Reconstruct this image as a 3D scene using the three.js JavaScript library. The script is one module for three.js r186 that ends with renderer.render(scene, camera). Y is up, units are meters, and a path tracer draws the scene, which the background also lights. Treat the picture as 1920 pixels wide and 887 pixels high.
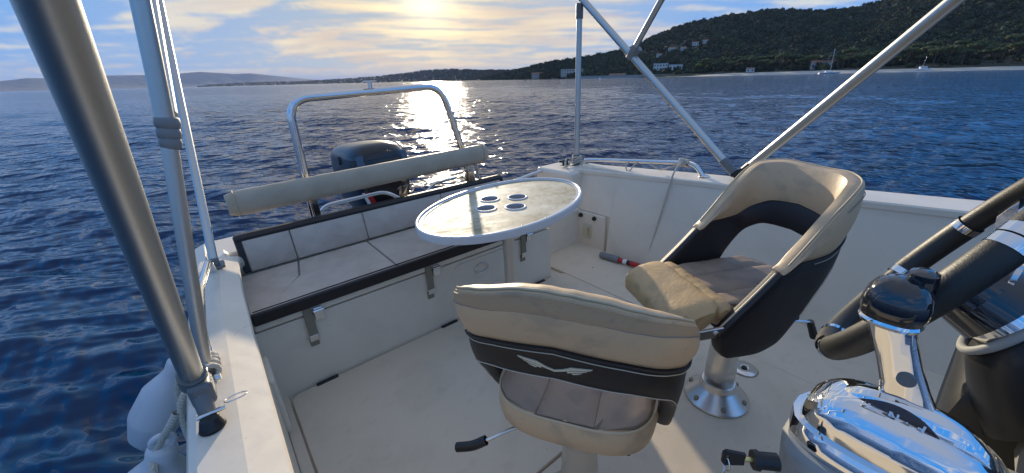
import * as THREE from 'three';
import { mergeGeometries, mergeVertices, toCreasedNormals } from 'three/addons/utils/BufferGeometryUtils.js';
import { RoundedBoxGeometry } from 'three/addons/geometries/RoundedBoxGeometry.js';
import { FontLoader } from 'three/addons/loaders/FontLoader.js';
import { TextGeometry } from 'three/addons/geometries/TextGeometry.js';
import { ImprovedNoise } from 'three/addons/math/ImprovedNoise.js';

// ---------------------------------------------------------------- camera, sky, sun, exposure
const V = (x, y, z) => new THREE.Vector3(x, y, z);
const R = Math.PI / 180;
const scene = new THREE.Scene();
// The boat is modelled level and heels a little: HEEL turns boat axes (x to port, -z aft) into the world.
const HEEL = new THREE.Quaternion().setFromUnitVectors(V(0.02363, 0.99941, 0.02497).normalize(), V(0, 1, 0));
const camera = new THREE.PerspectiveCamera(2 * Math.atan(443.5 / 725) / R, 1024 / 473, 0.05, 60000);
{
  const f = V(0.56449, -0.37205, -0.73683), u = V(0.2743, 0.92648, -0.25767), r = f.clone().cross(u);
  camera.quaternion.setFromRotationMatrix(new THREE.Matrix4().makeBasis(r, u, f.clone().negate())).premultiply(HEEL);
  camera.position.set(0, 1.3, 0).applyQuaternion(HEEL);
}
const WATER = -0.38;
const renderer = new THREE.WebGLRenderer({ antialias: true });
renderer.toneMapping = THREE.LinearToneMapping;
renderer.toneMappingExposure = 1.36;
renderer.shadowMap.enabled = true;
const SUN_AZ = 28 * R, SUN_EL = 10.4 * R;
const sunDir = V(Math.sin(SUN_AZ) * Math.cos(SUN_EL), Math.sin(SUN_EL), -Math.cos(SUN_AZ) * Math.cos(SUN_EL));
const sun = new THREE.DirectionalLight(new THREE.Color(1, 0.86, 0.64), 4.2);
sun.position.copy(sunDir).multiplyScalar(60);
sun.castShadow = true; sun.shadow.mapSize.set(4096, 4096); sun.shadow.radius = 1.6;
Object.assign(sun.shadow.camera, { left: -6, right: 6, top: 6, bottom: -6, near: 1, far: 120 });
scene.add(sun, sun.target);

let seed = 7;
const rnd = () => { seed = (seed * 1664525 + 1013904223) >>> 0; return seed / 4294967296; };
const rr = (a, b) => a + (b - a) * rnd();
const perlin = new ImprovedNoise();
const fbm = (x, y, z, o = 4) => { let s = 0, a = 0.5, f = 1; for (let i = 0; i < o; i++) { s += a * perlin.noise(x * f, y * f, z * f); a *= 0.5; f *= 2.03; } return s; };
const clamp = (x, a = 0, b = 1) => Math.min(b, Math.max(a, x));
const sst = (a, b, x) => { const t = clamp((x - a) / (b - a)); return t * t * (3 - 2 * t); };
const lerp = (a, b, t) => a + (b - a) * t;
const table = (tb, x) => { if (x <= tb[0][0]) return tb[0][1]; for (let i = 1; i < tb.length; i++) if (x <= tb[i][0]) return lerp(tb[i - 1][1], tb[i][1], (x - tb[i - 1][0]) / (tb[i][0] - tb[i - 1][0])); return tb[tb.length - 1][1]; };
const cubicTable = (tb, x) => { // monotone cubic through the points
  const n = tb.length; if (x <= tb[0][0]) return tb[0][1]; if (x >= tb[n - 1][0]) return tb[n - 1][1];
  let i = 1; while (x > tb[i][0]) i++;
  const d = k => (tb[k + 1][1] - tb[k][1]) / (tb[k + 1][0] - tb[k][0]), m = k => k === 0 ? d(0) : k === n - 1 ? d(n - 2) : d(k - 1) * d(k) <= 0 ? 0 : 2 / (1 / d(k - 1) + 1 / d(k));
  const h = tb[i][0] - tb[i - 1][0], t = (x - tb[i - 1][0]) / h, a = t * t * (3 - 2 * t);
  return tb[i - 1][1] * (1 - a) + tb[i][1] * a + h * (m(i - 1) * t * (1 - t) * (1 - t) - m(i) * t * t * (1 - t));
};
const smoothTable = (tb, x) => { if (x <= tb[0][0]) return tb[0][1]; for (let i = 1; i < tb.length; i++) if (x <= tb[i][0]) { const t = (x - tb[i - 1][0]) / (tb[i][0] - tb[i - 1][0]); return lerp(tb[i - 1][1], tb[i][1], t * t * (3 - 2 * t)); } return tb[tb.length - 1][1]; };

{ // the evening sky: pale blue with thin streaks of high cloud, warmer towards the sun
  const W = 2048, H = 1024, data = new Float32Array(W * H * 4), K = 1 / 1.3;
  for (let j = 0; j < H; j++) {
    const el = (j + 0.5) / H * Math.PI - Math.PI / 2, y = Math.sin(el), ce = Math.cos(el);
    for (let i = 0; i < W; i++) {
      const a = ((i + 0.5) / W - 0.5) * 2 * Math.PI, x = Math.cos(a) * ce, z = Math.sin(a) * ce; // equirect: u = atan2(z, x) / 2pi + 0.5
      const ang = Math.acos(clamp(x * sunDir.x + y * sunDir.y + z * sunDir.z, -1, 1)) / R, up = Math.max(0, y);
      const wide = Math.exp(-Math.pow(ang / 36, 2)), mid = Math.exp(-Math.pow(ang / 25, 2)), glow = Math.exp(-Math.pow(ang / 6.5, 2));
      const k = Math.exp(-up / 0.075), zt = sst(0.35, 1.0, up);
      let r = lerp(0.05, 0.44, wide), g = lerp(0.34, 0.53, wide), b = lerp(0.95, 0.62, wide);
      r = lerp(r, 0.35, zt); g = lerp(g, 0.42, zt); b = lerp(b, 0.57, zt);  // unseen zenith brightened and greyed to lift the shaded cockpit
      r = lerp(r, lerp(0.30, 0.90, mid), k * 0.8); g = lerp(g, lerp(0.50, 0.80, mid), k * 0.8); b = lerp(b, lerp(0.78, 0.58, mid), k * 0.8);
      if (y > 0.002) { // cloud streaks on a sheet high above
        const s = 1 / (y + 0.075), px = x * s, pz = z * s, u = px * 0.82 + pz * 0.57, v = px * 0.57 - pz * 0.82;
        const w = fbm(u * 0.3 + 3, v * 0.4, 1.7, 4) * 1.5;
        const d0 = fbm(u * 0.42 + w * 0.6, v * 1.35 + w * 1.5, 4.2, 6) * 1.3 + 0.5, fine = fbm(u * 1.1 + w * 2, v * 5.5 + w * 3.2, 9.1, 5), shade = fbm(u * 0.7 + 9, v * 2.2 + w * 2, 12.3, 4);
        const cover = 0.16 + 0.78 * wide + 0.5 * fbm(px * 0.16, pz * 0.16, 6.6, 3);
        const d = sst(0.60 - cover * 0.6, 1.08 - cover * 0.5, d0 + fine * 0.8) * sst(0.0, 0.035, y) * 0.9;
        const m = 1 + shade * 0.55;
        const cr = lerp(0.66, 0.98, mid) * m + glow * 0.6, cg = lerp(0.67, 0.75, mid) * m + glow * 0.5, cb = lerp(0.68, 0.47, mid) * (1 + shade * 0.15) + glow * 0.3;
        r = lerp(r, cr, d); g = lerp(g, cg, d); b = lerp(b, cb, d);
      }
      const disc = Math.exp(-Math.pow(ang / 2.6, 2)); r += disc * 0.9; g += disc * 0.75; b += disc * 0.4;
      if (y < 0) { const t = clamp(-y * 6); r = lerp(r, 0.04, t); g = lerp(g, 0.08, t); b = lerp(b, 0.14, t); }
      const o = (j * W + i) * 4; data[o] = r * K; data[o + 1] = g * K; data[o + 2] = b * K; data[o + 3] = 1;
    }
  }
  const sky = new THREE.DataTexture(data, W, H, THREE.RGBAFormat, THREE.FloatType);
  sky.mapping = THREE.EquirectangularReflectionMapping; sky.magFilter = sky.minFilter = THREE.LinearFilter; sky.needsUpdate = true;
  scene.background = sky; scene.environment = sky;
}

// ---------------------------------------------------------------- helpers
const used = {};
const numbered = n => { used[n] = (used[n] ?? -1) + 1; return used[n] ? `${n}_${String(used[n]).padStart(3, '0')}` : n; };
const boatThings = [];
function thing(name, label, category, [x, y, z] = [0, 0, 0], { turn = 0, group, world = false, local = false } = {}) {
  const o = new THREE.Group(); o.name = numbered(name); scene.add(o);
  o.position.set(x, y, z); o.rotation.y = turn; o.userData = { label, category };
  if (group) o.userData.group = group;
  o.shift = local ? V(0, 0, 0) : V(-x, -y, -z);       // non-local things are given in boat axes
  if (!world) boatThings.push(o);
  return o;
}
function clean(g) {
  if (g.index) g = g.toNonIndexed();
  for (const k of Object.keys(g.attributes)) if (!['position', 'normal', 'uv'].includes(k)) g.deleteAttribute(k);
  if (!g.attributes.normal) g.computeVertexNormals();
  if (!g.attributes.uv) g.setAttribute('uv', new THREE.BufferAttribute(new Float32Array(g.attributes.position.count * 2), 2));
  return g;
}
function boxUV(g) { // uv in metres, by the main axis of each face
  const p = g.attributes.position, uv = g.attributes.uv, a = V(0, 0, 0), b = V(0, 0, 0), c = V(0, 0, 0), n = V(0, 0, 0);
  for (let i = 0; i < p.count; i += 3) {
    a.fromBufferAttribute(p, i); b.fromBufferAttribute(p, i + 1); c.fromBufferAttribute(p, i + 2);
    n.copy(b).sub(a).cross(c.clone().sub(a));
    const x = Math.abs(n.x), y = Math.abs(n.y), z = Math.abs(n.z);
    for (const [k, v] of [[i, a], [i + 1, b], [i + 2, c]]) y >= x && y >= z ? uv.setXY(k, v.x, v.z) : x >= z ? uv.setXY(k, v.z, v.y) : uv.setXY(k, v.x, v.y);
  }
  return g;
}
function part(name, geos, mat, parent, { keepUV = false, label } = {}) {
  geos = (Array.isArray(geos) ? geos : [geos]).map(clean);
  let g = geos.length > 1 ? mergeGeometries(geos) : geos[0];
  if (!keepUV) boxUV(g);
  if (parent.shift) g.translate(parent.shift.x, parent.shift.y, parent.shift.z);
  const m = new THREE.Mesh(g, mat); m.name = name; m.castShadow = m.receiveShadow = true; m.shift = parent.shift;
  if (label) m.userData.label = label;
  parent.add(m); return m;
}
const box = (x0, x1, y0, y1, z0, z1, r = 0.006, s = 2) => new RoundedBoxGeometry(x1 - x0, y1 - y0, z1 - z0, s, Math.min(r, (x1 - x0) / 2.01, (y1 - y0) / 2.01, (z1 - z0) / 2.01)).translate((x0 + x1) / 2, (y0 + y1) / 2, (z0 + z1) / 2);
const cyl = (a, b, r0, r1 = r0, n = 24) => { const d = b.clone().sub(a), g = new THREE.CylinderGeometry(r1, r0, d.length(), n); g.applyQuaternion(new THREE.Quaternion().setFromUnitVectors(V(0, 1, 0), d.clone().normalize())); const m = a.clone().add(b).multiplyScalar(0.5); return g.translate(m.x, m.y, m.z); };
const curve = (pts, closed = false, t = 0.5) => new THREE.CatmullRomCurve3(pts.map(p => p.isVector3 ? p : V(...p)), closed, 'catmullrom', t);
const tube = (pts, r, n = 64, m = 12, closed = false, t = 0.5) => new THREE.TubeGeometry(curve(pts, closed, t), n, r, m, closed);
function bentTube(pts, r, bend, n = 16) { // straight runs with round bends
  const path = new THREE.CurvePath(), P = pts.map(p => V(...p)); let at = P[0];
  for (let i = 1; i < P.length; i++) {
    if (i < P.length - 1) {
      const d0 = P[i - 1].clone().sub(P[i]).normalize(), d1 = P[i + 1].clone().sub(P[i]).normalize();
      const b = Math.min(bend, P[i].distanceTo(P[i - 1]) * 0.49, P[i].distanceTo(P[i + 1]) * 0.49);
      const s = P[i].clone().addScaledVector(d0, b), e = P[i].clone().addScaledVector(d1, b);
      path.add(new THREE.LineCurve3(at, s)); path.add(new THREE.QuadraticBezierCurve3(s, P[i], e)); at = e;
    } else path.add(new THREE.LineCurve3(at, P[i]));
  }
  return new THREE.TubeGeometry(path, n * P.length * 2, r, 16, false);
}
const lathe = (pts, n = 40) => new THREE.LatheGeometry(pts.map(p => new THREE.Vector2(...p)), n);
const extrude = (shape, depth, bevel = 0, seg = 2, cs = 24) => new THREE.ExtrudeGeometry(shape, { depth, bevelEnabled: bevel > 0, bevelSize: bevel, bevelThickness: bevel, bevelSegments: seg, curveSegments: cs });
const poly = pts => new THREE.Shape(pts.map(p => new THREE.Vector2(...p)));
function prismX(pts, x0, x1) { // polygon in (z, y) drawn along x
  return extrude(poly(pts.map(([z, y]) => [-z, y])), x1 - x0).rotateY(Math.PI / 2).translate(x0, 0, 0);
}
function prismZ(pts, z0, z1) { return extrude(poly(pts), z1 - z0).translate(0, 0, z0); } // polygon in (x, y) drawn along z
function loft(rings, closedRing = true, caps = true, crease = 0.7) { // rings of equally many points
  const n = rings[0].length, pos = [], idx = [];
  rings.forEach(r => r.forEach(p => pos.push(p.x, p.y, p.z)));
  for (let i = 0; i < rings.length - 1; i++) for (let j = 0; j < (closedRing ? n : n - 1); j++) {
    const a = i * n + j, b = i * n + (j + 1) % n, c = a + n, d = b + n; idx.push(a, c, b, b, c, d);
  }
  if (caps) for (const [i, flip] of [[0, 0], [rings.length - 1, 1]]) {
    const c = rings[i].reduce((s, p) => s.add(p), V(0, 0, 0)).multiplyScalar(1 / n), k = pos.length / 3; pos.push(c.x, c.y, c.z);
    for (let j = 0; j < n; j++) { const a = i * n + j, b = i * n + (j + 1) % n; flip ? idx.push(k, b, a) : idx.push(k, a, b); }
  }
  const g = new THREE.BufferGeometry(); g.setAttribute('position', new THREE.Float32BufferAttribute(pos, 3)); g.setIndex(idx);
  return toCreasedNormals(g, crease);
}

// ---------------------------------------------------------------- textures and materials
function tex(size, metres, fn, srgb = false) { // fn(u, v in 0..1) -> grey or [r, g, b]; tiles every `metres`
  const d = new Uint8Array(size * size * 4);
  for (let j = 0; j < size; j++) for (let i = 0; i < size; i++) {
    const c = fn(i / size, j / size), o = (j * size + i) * 4, q = Array.isArray(c) ? c : [c, c, c];
    for (let k = 0; k < 3; k++) d[o + k] = clamp(q[k]) * 255; d[o + 3] = 255;
  }
  const t = new THREE.DataTexture(d, size, size); t.wrapS = t.wrapT = THREE.RepeatWrapping; t.magFilter = t.minFilter = THREE.LinearFilter;
  t.repeat.set(1 / metres, 1 / metres); if (srgb) t.colorSpace = THREE.SRGBColorSpace; t.needsUpdate = true; return t;
}
// noise that tiles: blend of four shifted samples
const tn = (u, v, f, o = 4, z = 0) => {
  const a = 2 * Math.PI, x = Math.cos(u * a) * f / a, y = Math.sin(u * a) * f / a, p = Math.cos(v * a) * f / a, q = Math.sin(v * a) * f / a;
  return fbm(x + p * 0.71 + z, y + q * 0.71, p - q * 0.3 + z * 1.7, o) + 0.5 * fbm(x - q, y + p, q + z + 5, o);
};
const leatherBump = tex(512, 0.12, (u, v) => 0.5 + 0.9 * Math.abs(tn(u, v, 46, 2)) + 0.2 * tn(u, v, 90, 2, 3));
const skidBump = tex(512, 0.10, (u, v) => { const x = u * 40 % 1 - 0.5, y = v * 40 % 1 - 0.5; return 0.5 + 0.4 * sst(0.42, 0.2, Math.hypot(x, y)) + 0.3 * tn(u, v, 60, 2); });
const softBump = tex(512, 0.6, (u, v) => 0.5 + 0.8 * tn(u, v, 9, 4));
const scuffRough = tex(512, 0.7, (u, v) => [0, clamp(0.8 + 0.3 * tn(u, v, 16, 5) + 0.15 * tn(u, v, 60, 2, 7), 0.5, 1), 0]);
const gelColour = tex(1024, 1.3, (u, v) => { // gelcoat: faint grime patches, specks and scuff lines
  const m = tn(u, v, 7, 5), s = tn(u, v, 120, 2, 4), l = tn(u * 0.999, v, 26, 3, 9), d = clamp((m - 0.02) * 0.08, 0, 0.02) + (s > 0.5 ? 0.10 : 0) + (Math.abs(l) < 0.004 ? 0.03 : 0);
  return [0.955 - d, 0.950 - d * 1.05, 0.940 - d * 1.2];
}, true);
const soleColour = tex(1024, 1.7, (u, v) => {
  const m = tn(u, v, 6, 5), s = tn(u, v, 150, 2, 4), f = tn(u, v, 34, 4, 2), d = clamp((m - 0.02) * 0.12, 0, 0.03) + (s > 0.5 ? 0.10 : 0) + clamp(f - 0.2, 0, 0.2) * 0.12;
  return [0.95 - d, 0.945 - d * 1.03, 0.94 - d * 1.1];
}, true);
const vinylColour = tex(512, 0.8, (u, v) => { const m = tn(u, v, 8, 5), s = tn(u, v, 50, 3, 3); const d = clamp(m * 0.10, -0.02, 0.04) + clamp(s - 0.25, 0, 0.2) * 0.10; return [0.95 - d, 0.95 - d * 1.08, 0.95 - d * 1.2]; }, true);
const wornVinyl = tex(1024, 0.55, (u, v) => { // sun-worn beige vinyl: grey rubbed patches, fine creases
  const m = tn(u, v, 6, 5, 2), s = tn(u, v, 40, 3, 3), k = Math.abs(tn(u, v, 15, 3, 8)); const d = clamp((m - 0.04) * 0.3, 0, 0.07), cr = k < 0.004 ? 0.05 : 0;
  return [0.97 - d * 1.3 - cr - clamp(s - 0.3, 0, 0.3) * 0.3, 0.96 - d * 1.1 - cr - clamp(s - 0.3, 0, 0.3) * 0.3, 0.95 - d * 0.6 - cr];
}, true);
const tableColour = tex(1024, 1.1, (u, v) => { const m = tn(u, v, 5, 6), s = tn(u, v * 0.999, 30, 5, 6), q = tn(u, v, 110, 2, 1); const d = clamp(0.09 + m * 0.34, 0, 0.22) + clamp(s, 0, 0.4) * 0.24 + (q > 0.45 ? 0.06 : 0); return [0.95 - d, 0.92 - d * 1.08, 0.84 - d * 1.2]; }, true);
const brushed = tex(512, 0.25, (u, v) => [0, clamp(0.85 + 0.10 * tn(u, v, 40, 3) + 0.08 * tn(u, v, 120, 2, 5), 0.6, 1), 0]);
const spots = tex(512, 0.09, (u, v) => { const a = tn(u, v, 70, 2), b = tn(u, v, 8, 4, 3), c = tn(u, v, 160, 2, 6); return [0, clamp(0.07 + (a > 0.40 ? 0.34 : 0) + (c > 0.45 ? 0.3 : 0) + clamp(b, 0, 0.4) * 0.16), 0]; });
const cushBump = tex(1024, 0.7, (u, v) => 0.5 + 0.7 * tn(u, v, 7, 3) + 0.05 * Math.abs(tn(u, v, 190, 2, 4)));
const creaseBump = tex(1024, 0.42, (u, v) => { const w = tn(u, v, 5, 3, 2), a = Math.abs(tn(u, v * 0.999, 11, 3, 8) + w * 0.3), b = Math.abs(tn(u, v, 24, 2, 5)); return 0.35 + 0.9 * Math.min(a, 0.22) + 0.4 * Math.min(b, 0.15) + 0.35 * w; });
const ropeBump = tex(256, 0.02, (u, v) => 0.5 + 0.5 * Math.sin((u + v) * 2 * Math.PI * 2) * 0.8);
const std = o => new THREE.MeshPhysicalMaterial(o);
const C = (r, g, b) => new THREE.Color(r, g, b);
const M = {
  gel: std({ color: C(0.88, 0.775, 0.63), map: gelColour, roughness: 0.42, roughnessMap: scuffRough, bumpMap: softBump, bumpScale: 0.0005 }),
  sole: std({ color: C(0.86, 0.735, 0.565), map: soleColour, roughness: 0.62, bumpMap: skidBump, bumpScale: 0.0004 }),
  cushion: std({ color: C(0.60, 0.49, 0.39), map: vinylColour, roughness: 0.55, bumpMap: cushBump, bumpScale: 0.007 }),
  dark: std({ color: C(0.016, 0.012, 0.012), map: vinylColour, roughness: 0.5, bumpMap: leatherBump, bumpScale: 0.0004 }),
  beige: std({ color: C(0.64, 0.46, 0.27), map: wornVinyl, roughness: 0.46, bumpMap: leatherBump, bumpScale: 0.0004 }),
  beigeDeep: std({ color: C(0.56, 0.38, 0.18), map: wornVinyl, roughness: 0.42, bumpMap: creaseBump, bumpScale: 0.0022 }),
  seatTop: std({ color: C(0.34, 0.25, 0.175), map: wornVinyl, roughness: 0.5, bumpMap: leatherBump, bumpScale: 0.0004 }),
  bolster: std({ color: C(0.52, 0.42, 0.29), map: vinylColour, roughness: 0.5, bumpMap: leatherBump, bumpScale: 0.0004 }),
  darker: std({ color: C(0.48, 0.33, 0.19), map: wornVinyl, roughness: 0.6, bumpMap: leatherBump, bumpScale: 0.0004 }),
  piping: std({ color: C(0.55, 0.44, 0.28), roughness: 0.5 }),
  thread: std({ color: C(0.6, 0.52, 0.38), roughness: 0.8 }),
  seam: std({ color: C(0.22, 0.2, 0.18), roughness: 0.7 }),
  tableTop: std({ color: C(0.78, 0.76, 0.72), map: tableColour, specularIntensity: 0.3, roughness: 0.7, roughnessMap: scuffRough, bumpMap: softBump, bumpScale: 0.0008 }),
  plastic: std({ color: C(0.75, 0.74, 0.72), roughness: 0.35, map: gelColour }),
  cup: std({ color: C(0.30, 0.28, 0.28), roughness: 0.4 }),
  anod: std({ color: C(0.58, 0.56, 0.51), metalness: 1, roughness: 0.5, roughnessMap: brushed }),
  steel: std({ color: C(0.72, 0.70, 0.67), metalness: 1, roughness: 0.16, roughnessMap: brushed }),
  chrome: std({ color: C(0.80, 0.80, 0.80), metalness: 1, roughness: 0.5, roughnessMap: spots }),
  alu: std({ color: C(0.70, 0.69, 0.66), metalness: 1, roughness: 0.36, roughnessMap: brushed }),
  black: std({ color: C(0.012, 0.012, 0.013), roughness: 0.4 }),
  gloss: std({ color: C(0.008, 0.008, 0.010), roughness: 0.07, clearcoat: 1, clearcoatRoughness: 0.03 }),
  rubber: std({ color: C(0.020, 0.019, 0.017), roughness: 0.62, bumpMap: leatherBump, bumpScale: 0.0006 }),
  grip: std({ color: C(0.018, 0.017, 0.014), roughness: 0.48, bumpMap: leatherBump, bumpScale: 0.00035 }),
  greyPlastic: std({ color: C(0.16, 0.16, 0.155), roughness: 0.48, bumpMap: leatherBump, bumpScale: 0.0003 }),
  mount: std({ color: C(0.30, 0.295, 0.27), roughness: 0.5, bumpMap: leatherBump, bumpScale: 0.0003 }),
  strap: std({ color: C(0.24, 0.21, 0.15), roughness: 0.5 }),
  webbing: std({ color: C(0.27, 0.26, 0.24), roughness: 0.6, map: vinylColour }),
  brass: std({ color: C(0.72, 0.58, 0.25), metalness: 1, roughness: 0.3 }),
  rope: std({ color: C(0.58, 0.52, 0.42), roughness: 0.85, bumpMap: ropeBump, bumpScale: 0.002 }),
  fender: std({ color: C(0.66, 0.67, 0.70), map: gelColour, roughness: 0.5 }),
  cowl: std({ color: C(0.010, 0.010, 0.013), roughness: 0.34, clearcoat: 0.35, clearcoatRoughness: 0.12, map: vinylColour }),
  cowlLight: std({ color: C(0.06, 0.06, 0.07), roughness: 0.22, clearcoat: 1 }),
  red: std({ color: C(0.50, 0.02, 0.02), roughness: 0.35 }),
  silver: std({ color: C(0.66, 0.66, 0.66), metalness: 0.9, roughness: 0.25 }),
  white: std({ color: C(0.8, 0.8, 0.79), roughness: 0.4 }),
  gap: std({ color: C(0.02, 0.02, 0.022), roughness: 0.8 }),
  greyTube: std({ color: C(0.20, 0.21, 0.22), roughness: 0.5 }),
  cream: std({ color: C(0.62, 0.56, 0.42), roughness: 0.45 }),
  emblem: std({ color: C(0.66, 0.58, 0.40), roughness: 0.5 }),
  ink: std({ color: C(0.10, 0.10, 0.14), roughness: 0.7 }),
  green: std({ color: C(0.03, 0.30, 0.16), roughness: 0.5 }),
  brownLabel: std({ color: C(0.07, 0.035, 0.025), roughness: 0.25 }),
};
const font = await new FontLoader().loadAsync('fonts/droid/droid_sans_bold.typeface.json');
const text = (s, size, depth) => { const g = new TextGeometry(s, { font, size, depth, curveSegments: 3, bevelEnabled: false }); g.computeBoundingBox(); const b = g.boundingBox; return g.translate(-(b.min.x + b.max.x) / 2, -(b.min.y + b.max.y) / 2, 0); };

// ---------------------------------------------------------------- sea
const structure = (m, name) => { m.name = name; m.userData.kind = 'structure'; m.receiveShadow = m.castShadow = true; scene.add(m); return m; };
{
  const waves = []; const wind = 2.35; // heading of the chop
  for (let i = 0; i < 34; i++) {
    const L = 0.17 * Math.pow(30, i / 33), th = wind + (rnd() + rnd() + rnd() - 1.5) * (L < 0.8 ? 0.42 : 0.34), k = 2 * Math.PI / L;
    const amp = 0.0142 * L * rr(0.6, 1.3) * (L > 0.9 ? 0.8 / L : 1);
    waves.push([k * Math.cos(th), k * Math.sin(th), rr(0, 6.28), amp, L]);
  }
  const rings = [], Rn = 700; let r = 0.9;
  for (let i = 0; i < Rn; i++) { rings.push(r); r *= i < 640 ? 1.0088 : 1.11; }
  const az0 = -40 * R, az1 = 101 * R, An = 1150, pos = [], uv = [], idx = [];
  const step = (az1 - az0) / An;
  for (let i = 0; i < Rn; i++) {
    const q = rings[i], dr = q * 0.0088, arc = q * step;
    for (let j = 0; j <= An; j++) {
      const a = az0 + step * j, x = q * Math.sin(a), z = -q * Math.cos(a); let h = 0, patch = 0;
      if (q < 260) {
        patch = 0.75 + 0.9 * fbm(x * 0.05, z * 0.05, 2, 2);
        for (const w of waves) { const f = w[4] / Math.max(dr, arc) / 3.2; if (f < 1) continue; const s = Math.sin(x * w[0] + z * w[1] + w[2]); h += w[3] * Math.min(1, f - 1) * (s + 0.5 * (s * s - 0.5)) * (w[4] < 2 ? patch : 1); }
      }
      pos.push(x, WATER + h, z); uv.push(x, z);
    }
  }
  for (let i = 0; i < Rn - 1; i++) for (let j = 0; j < An; j++) { const a = i * (An + 1) + j, b = a + 1, c = a + An + 1, d = c + 1; idx.push(a, b, c, b, d, c); }
  // the rest of the bay, behind the boat
  const far = rings[Rn - 1], base = pos.length / 3, m = 60, ring2 = [0.9, 3, 10, 30, 100, 400, far];
  for (const q of ring2) for (let j = 0; j <= m; j++) { const a = az1 + (2 * Math.PI - (az1 - az0)) * j / m; pos.push(q * Math.sin(a), WATER, -q * Math.cos(a)); uv.push(q * Math.sin(a), -q * Math.cos(a)); }
  for (let i = 0; i < ring2.length - 1; i++) for (let j = 0; j < m; j++) { const a = base + i * (m + 1) + j, b = a + 1, c = a + m + 1, d = c + 1; idx.push(a, b, c, b, d, c); }
  const g = new THREE.BufferGeometry(); g.setAttribute('position', new THREE.Float32BufferAttribute(pos, 3)); g.setAttribute('uv', new THREE.Float32BufferAttribute(uv, 2)); g.setIndex(idx); g.computeVertexNormals();
  // ripples: a periodic patch of short waves
  const N = 1024, tile = 7.3, hgt = new Float32Array(N * N); const rip = [];
  for (let i = 0; i < 70; i++) { const L = 0.07 * Math.pow(12, rnd()), th = wind + (rnd() + rnd() - 1) * 1.4; const kx = Math.round(tile / L * Math.cos(th)), kz = Math.round(tile / L * Math.sin(th)); rip.push([kx, kz, rr(0, 6.28), 0.0075 * L * rr(0.5, 1.3)]); }
  const sinT = new Float32Array(4096); for (let i = 0; i < 4096; i++) sinT[i] = Math.sin(i / 4096 * 2 * Math.PI);
  for (let j = 0; j < N; j++) for (let i = 0; i < N; i++) { let h = 0; for (const w of rip) h += w[3] * sinT[(((w[0] * i + w[1] * j) * 4 + w[2] * 652) % 4096 + 4096) & 4095]; hgt[j * N + i] = h; }
  let lo = 1e9, hi = -1e9; for (const h of hgt) { lo = Math.min(lo, h); hi = Math.max(hi, h); }
  const d = new Float32Array(N * N * 4); for (let i = 0; i < N * N; i++) { const q = (hgt[i] - lo) / (hi - lo); d[i * 4] = d[i * 4 + 1] = d[i * 4 + 2] = q; d[i * 4 + 3] = 1; }
  const bt = new THREE.DataTexture(d, N, N, THREE.RGBAFormat, THREE.FloatType); bt.wrapS = bt.wrapT = THREE.RepeatWrapping; bt.magFilter = THREE.LinearFilter; bt.repeat.set(1 / tile, 1 / tile); bt.needsUpdate = true;
  const water = std({ color: C(0.001, 0.026, 0.075), roughness: 0.085, ior: 1.333, bumpMap: bt, bumpScale: hi - lo });
  structure(new THREE.Mesh(g, water), 'sea');
}

// ---------------------------------------------------------------- land: profiles are [azimuth in degrees, value]
const EYE = 1.3 - WATER;
const skyR = [[34, 0.0], [37, 0.5], [39.5, 0.95], [41.7, 1.32], [44.56, 1.8], [47.38, 2.1], [49.47, 2.35], [52.17, 2.75], [54.77, 3.45], [57.22, 4.55], [59.6, 5.28], [62.48, 5.82], [65.23, 6.16], [67.87, 6.31], [70.87, 6.28], [73.31, 5.9], [75.15, 5.66], [76.41, 5.77], [77.98, 6.0], [80.13, 6.62], [82.74, 7.29], [85.16, 7.67], [87, 7.9], [95, 8.2], [108, 7.0], [125, 3]];
const shoreR = [[33, 1600], [36, 1300], [40, 940], [44, 700], [48, 600], [56, 520], [64, 470], [72, 430], [90, 420], [125, 520]];
const ridgeR = [[33, 1700], [36, 1420], [40, 1080], [44, 820], [50, 860], [58, 950], [70, 980], [90, 950], [125, 900]];
const skyH = [[1.2, 0.0], [3.06, 0.2], [6.65, 0.33], [11.66, 0.34], [16.56, 0.52], [20.45, 0.7], [24.54, 1.05], [27.35, 1.38], [30.52, 1.44], [34.45, 1.2], [38.8, 1.12], [41.7, 1.4], [44, 1.0]];
const shoreH = [[1.2, 6500], [12, 5200], [24, 3300], [34, 1900], [40, 1200], [44, 900]];
const skyF = [[-30, 0.5], [-16.2, 0.61], [-12.1, 0.85], [-10.5, 1.09], [-9.2, 1.07], [-5.3, 1.26], [-2.1, 1.28], [0.1, 1.36], [2.2, 1.55], [5.3, 1.3], [6.9, 1.34], [11.7, 0.73], [14.1, 0.44], [16, 0.0]];
const stoneTex = tex(512, 60, (u, v) => { const a = tn(u, v, 14, 5), b = tn(u, v, 50, 3, 2); return [0.42 + a * 0.5 + b * 0.2, 0.42 + a * 0.45 + b * 0.2, 0.36 + a * 0.4]; }, true);
function landHeight(az, t, sky, shore, ridge, rough) {
  const r0 = table(shore, az), r1 = table(ridge, az), r = lerp(r0, r1, t), top = EYE + r1 * Math.tan(table(sky, az) * R);
  const rise = t < 1 ? 0.18 * sst(0, 0.16, t) * t + Math.pow(t, 1.5) * 0.82 + 0.18 * (t - sst(0, 0.16, t) * t) : 1 - (t - 1) * 0.9;
  const x = r * Math.sin(az * R), z = -r * Math.cos(az * R);
  const n = rough * (fbm(x * 0.012, z * 0.012, 3, 4)) * sst(0.06, 0.4, t) * (1 - sst(0.75, 1, t) * 0.75);
  const beach = 1.6 * sst(0, 0.035, t);
  return [x, WATER - 0.5 + beach + (top - 1.2) * rise + n * top * 0.5, z];
}
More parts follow.
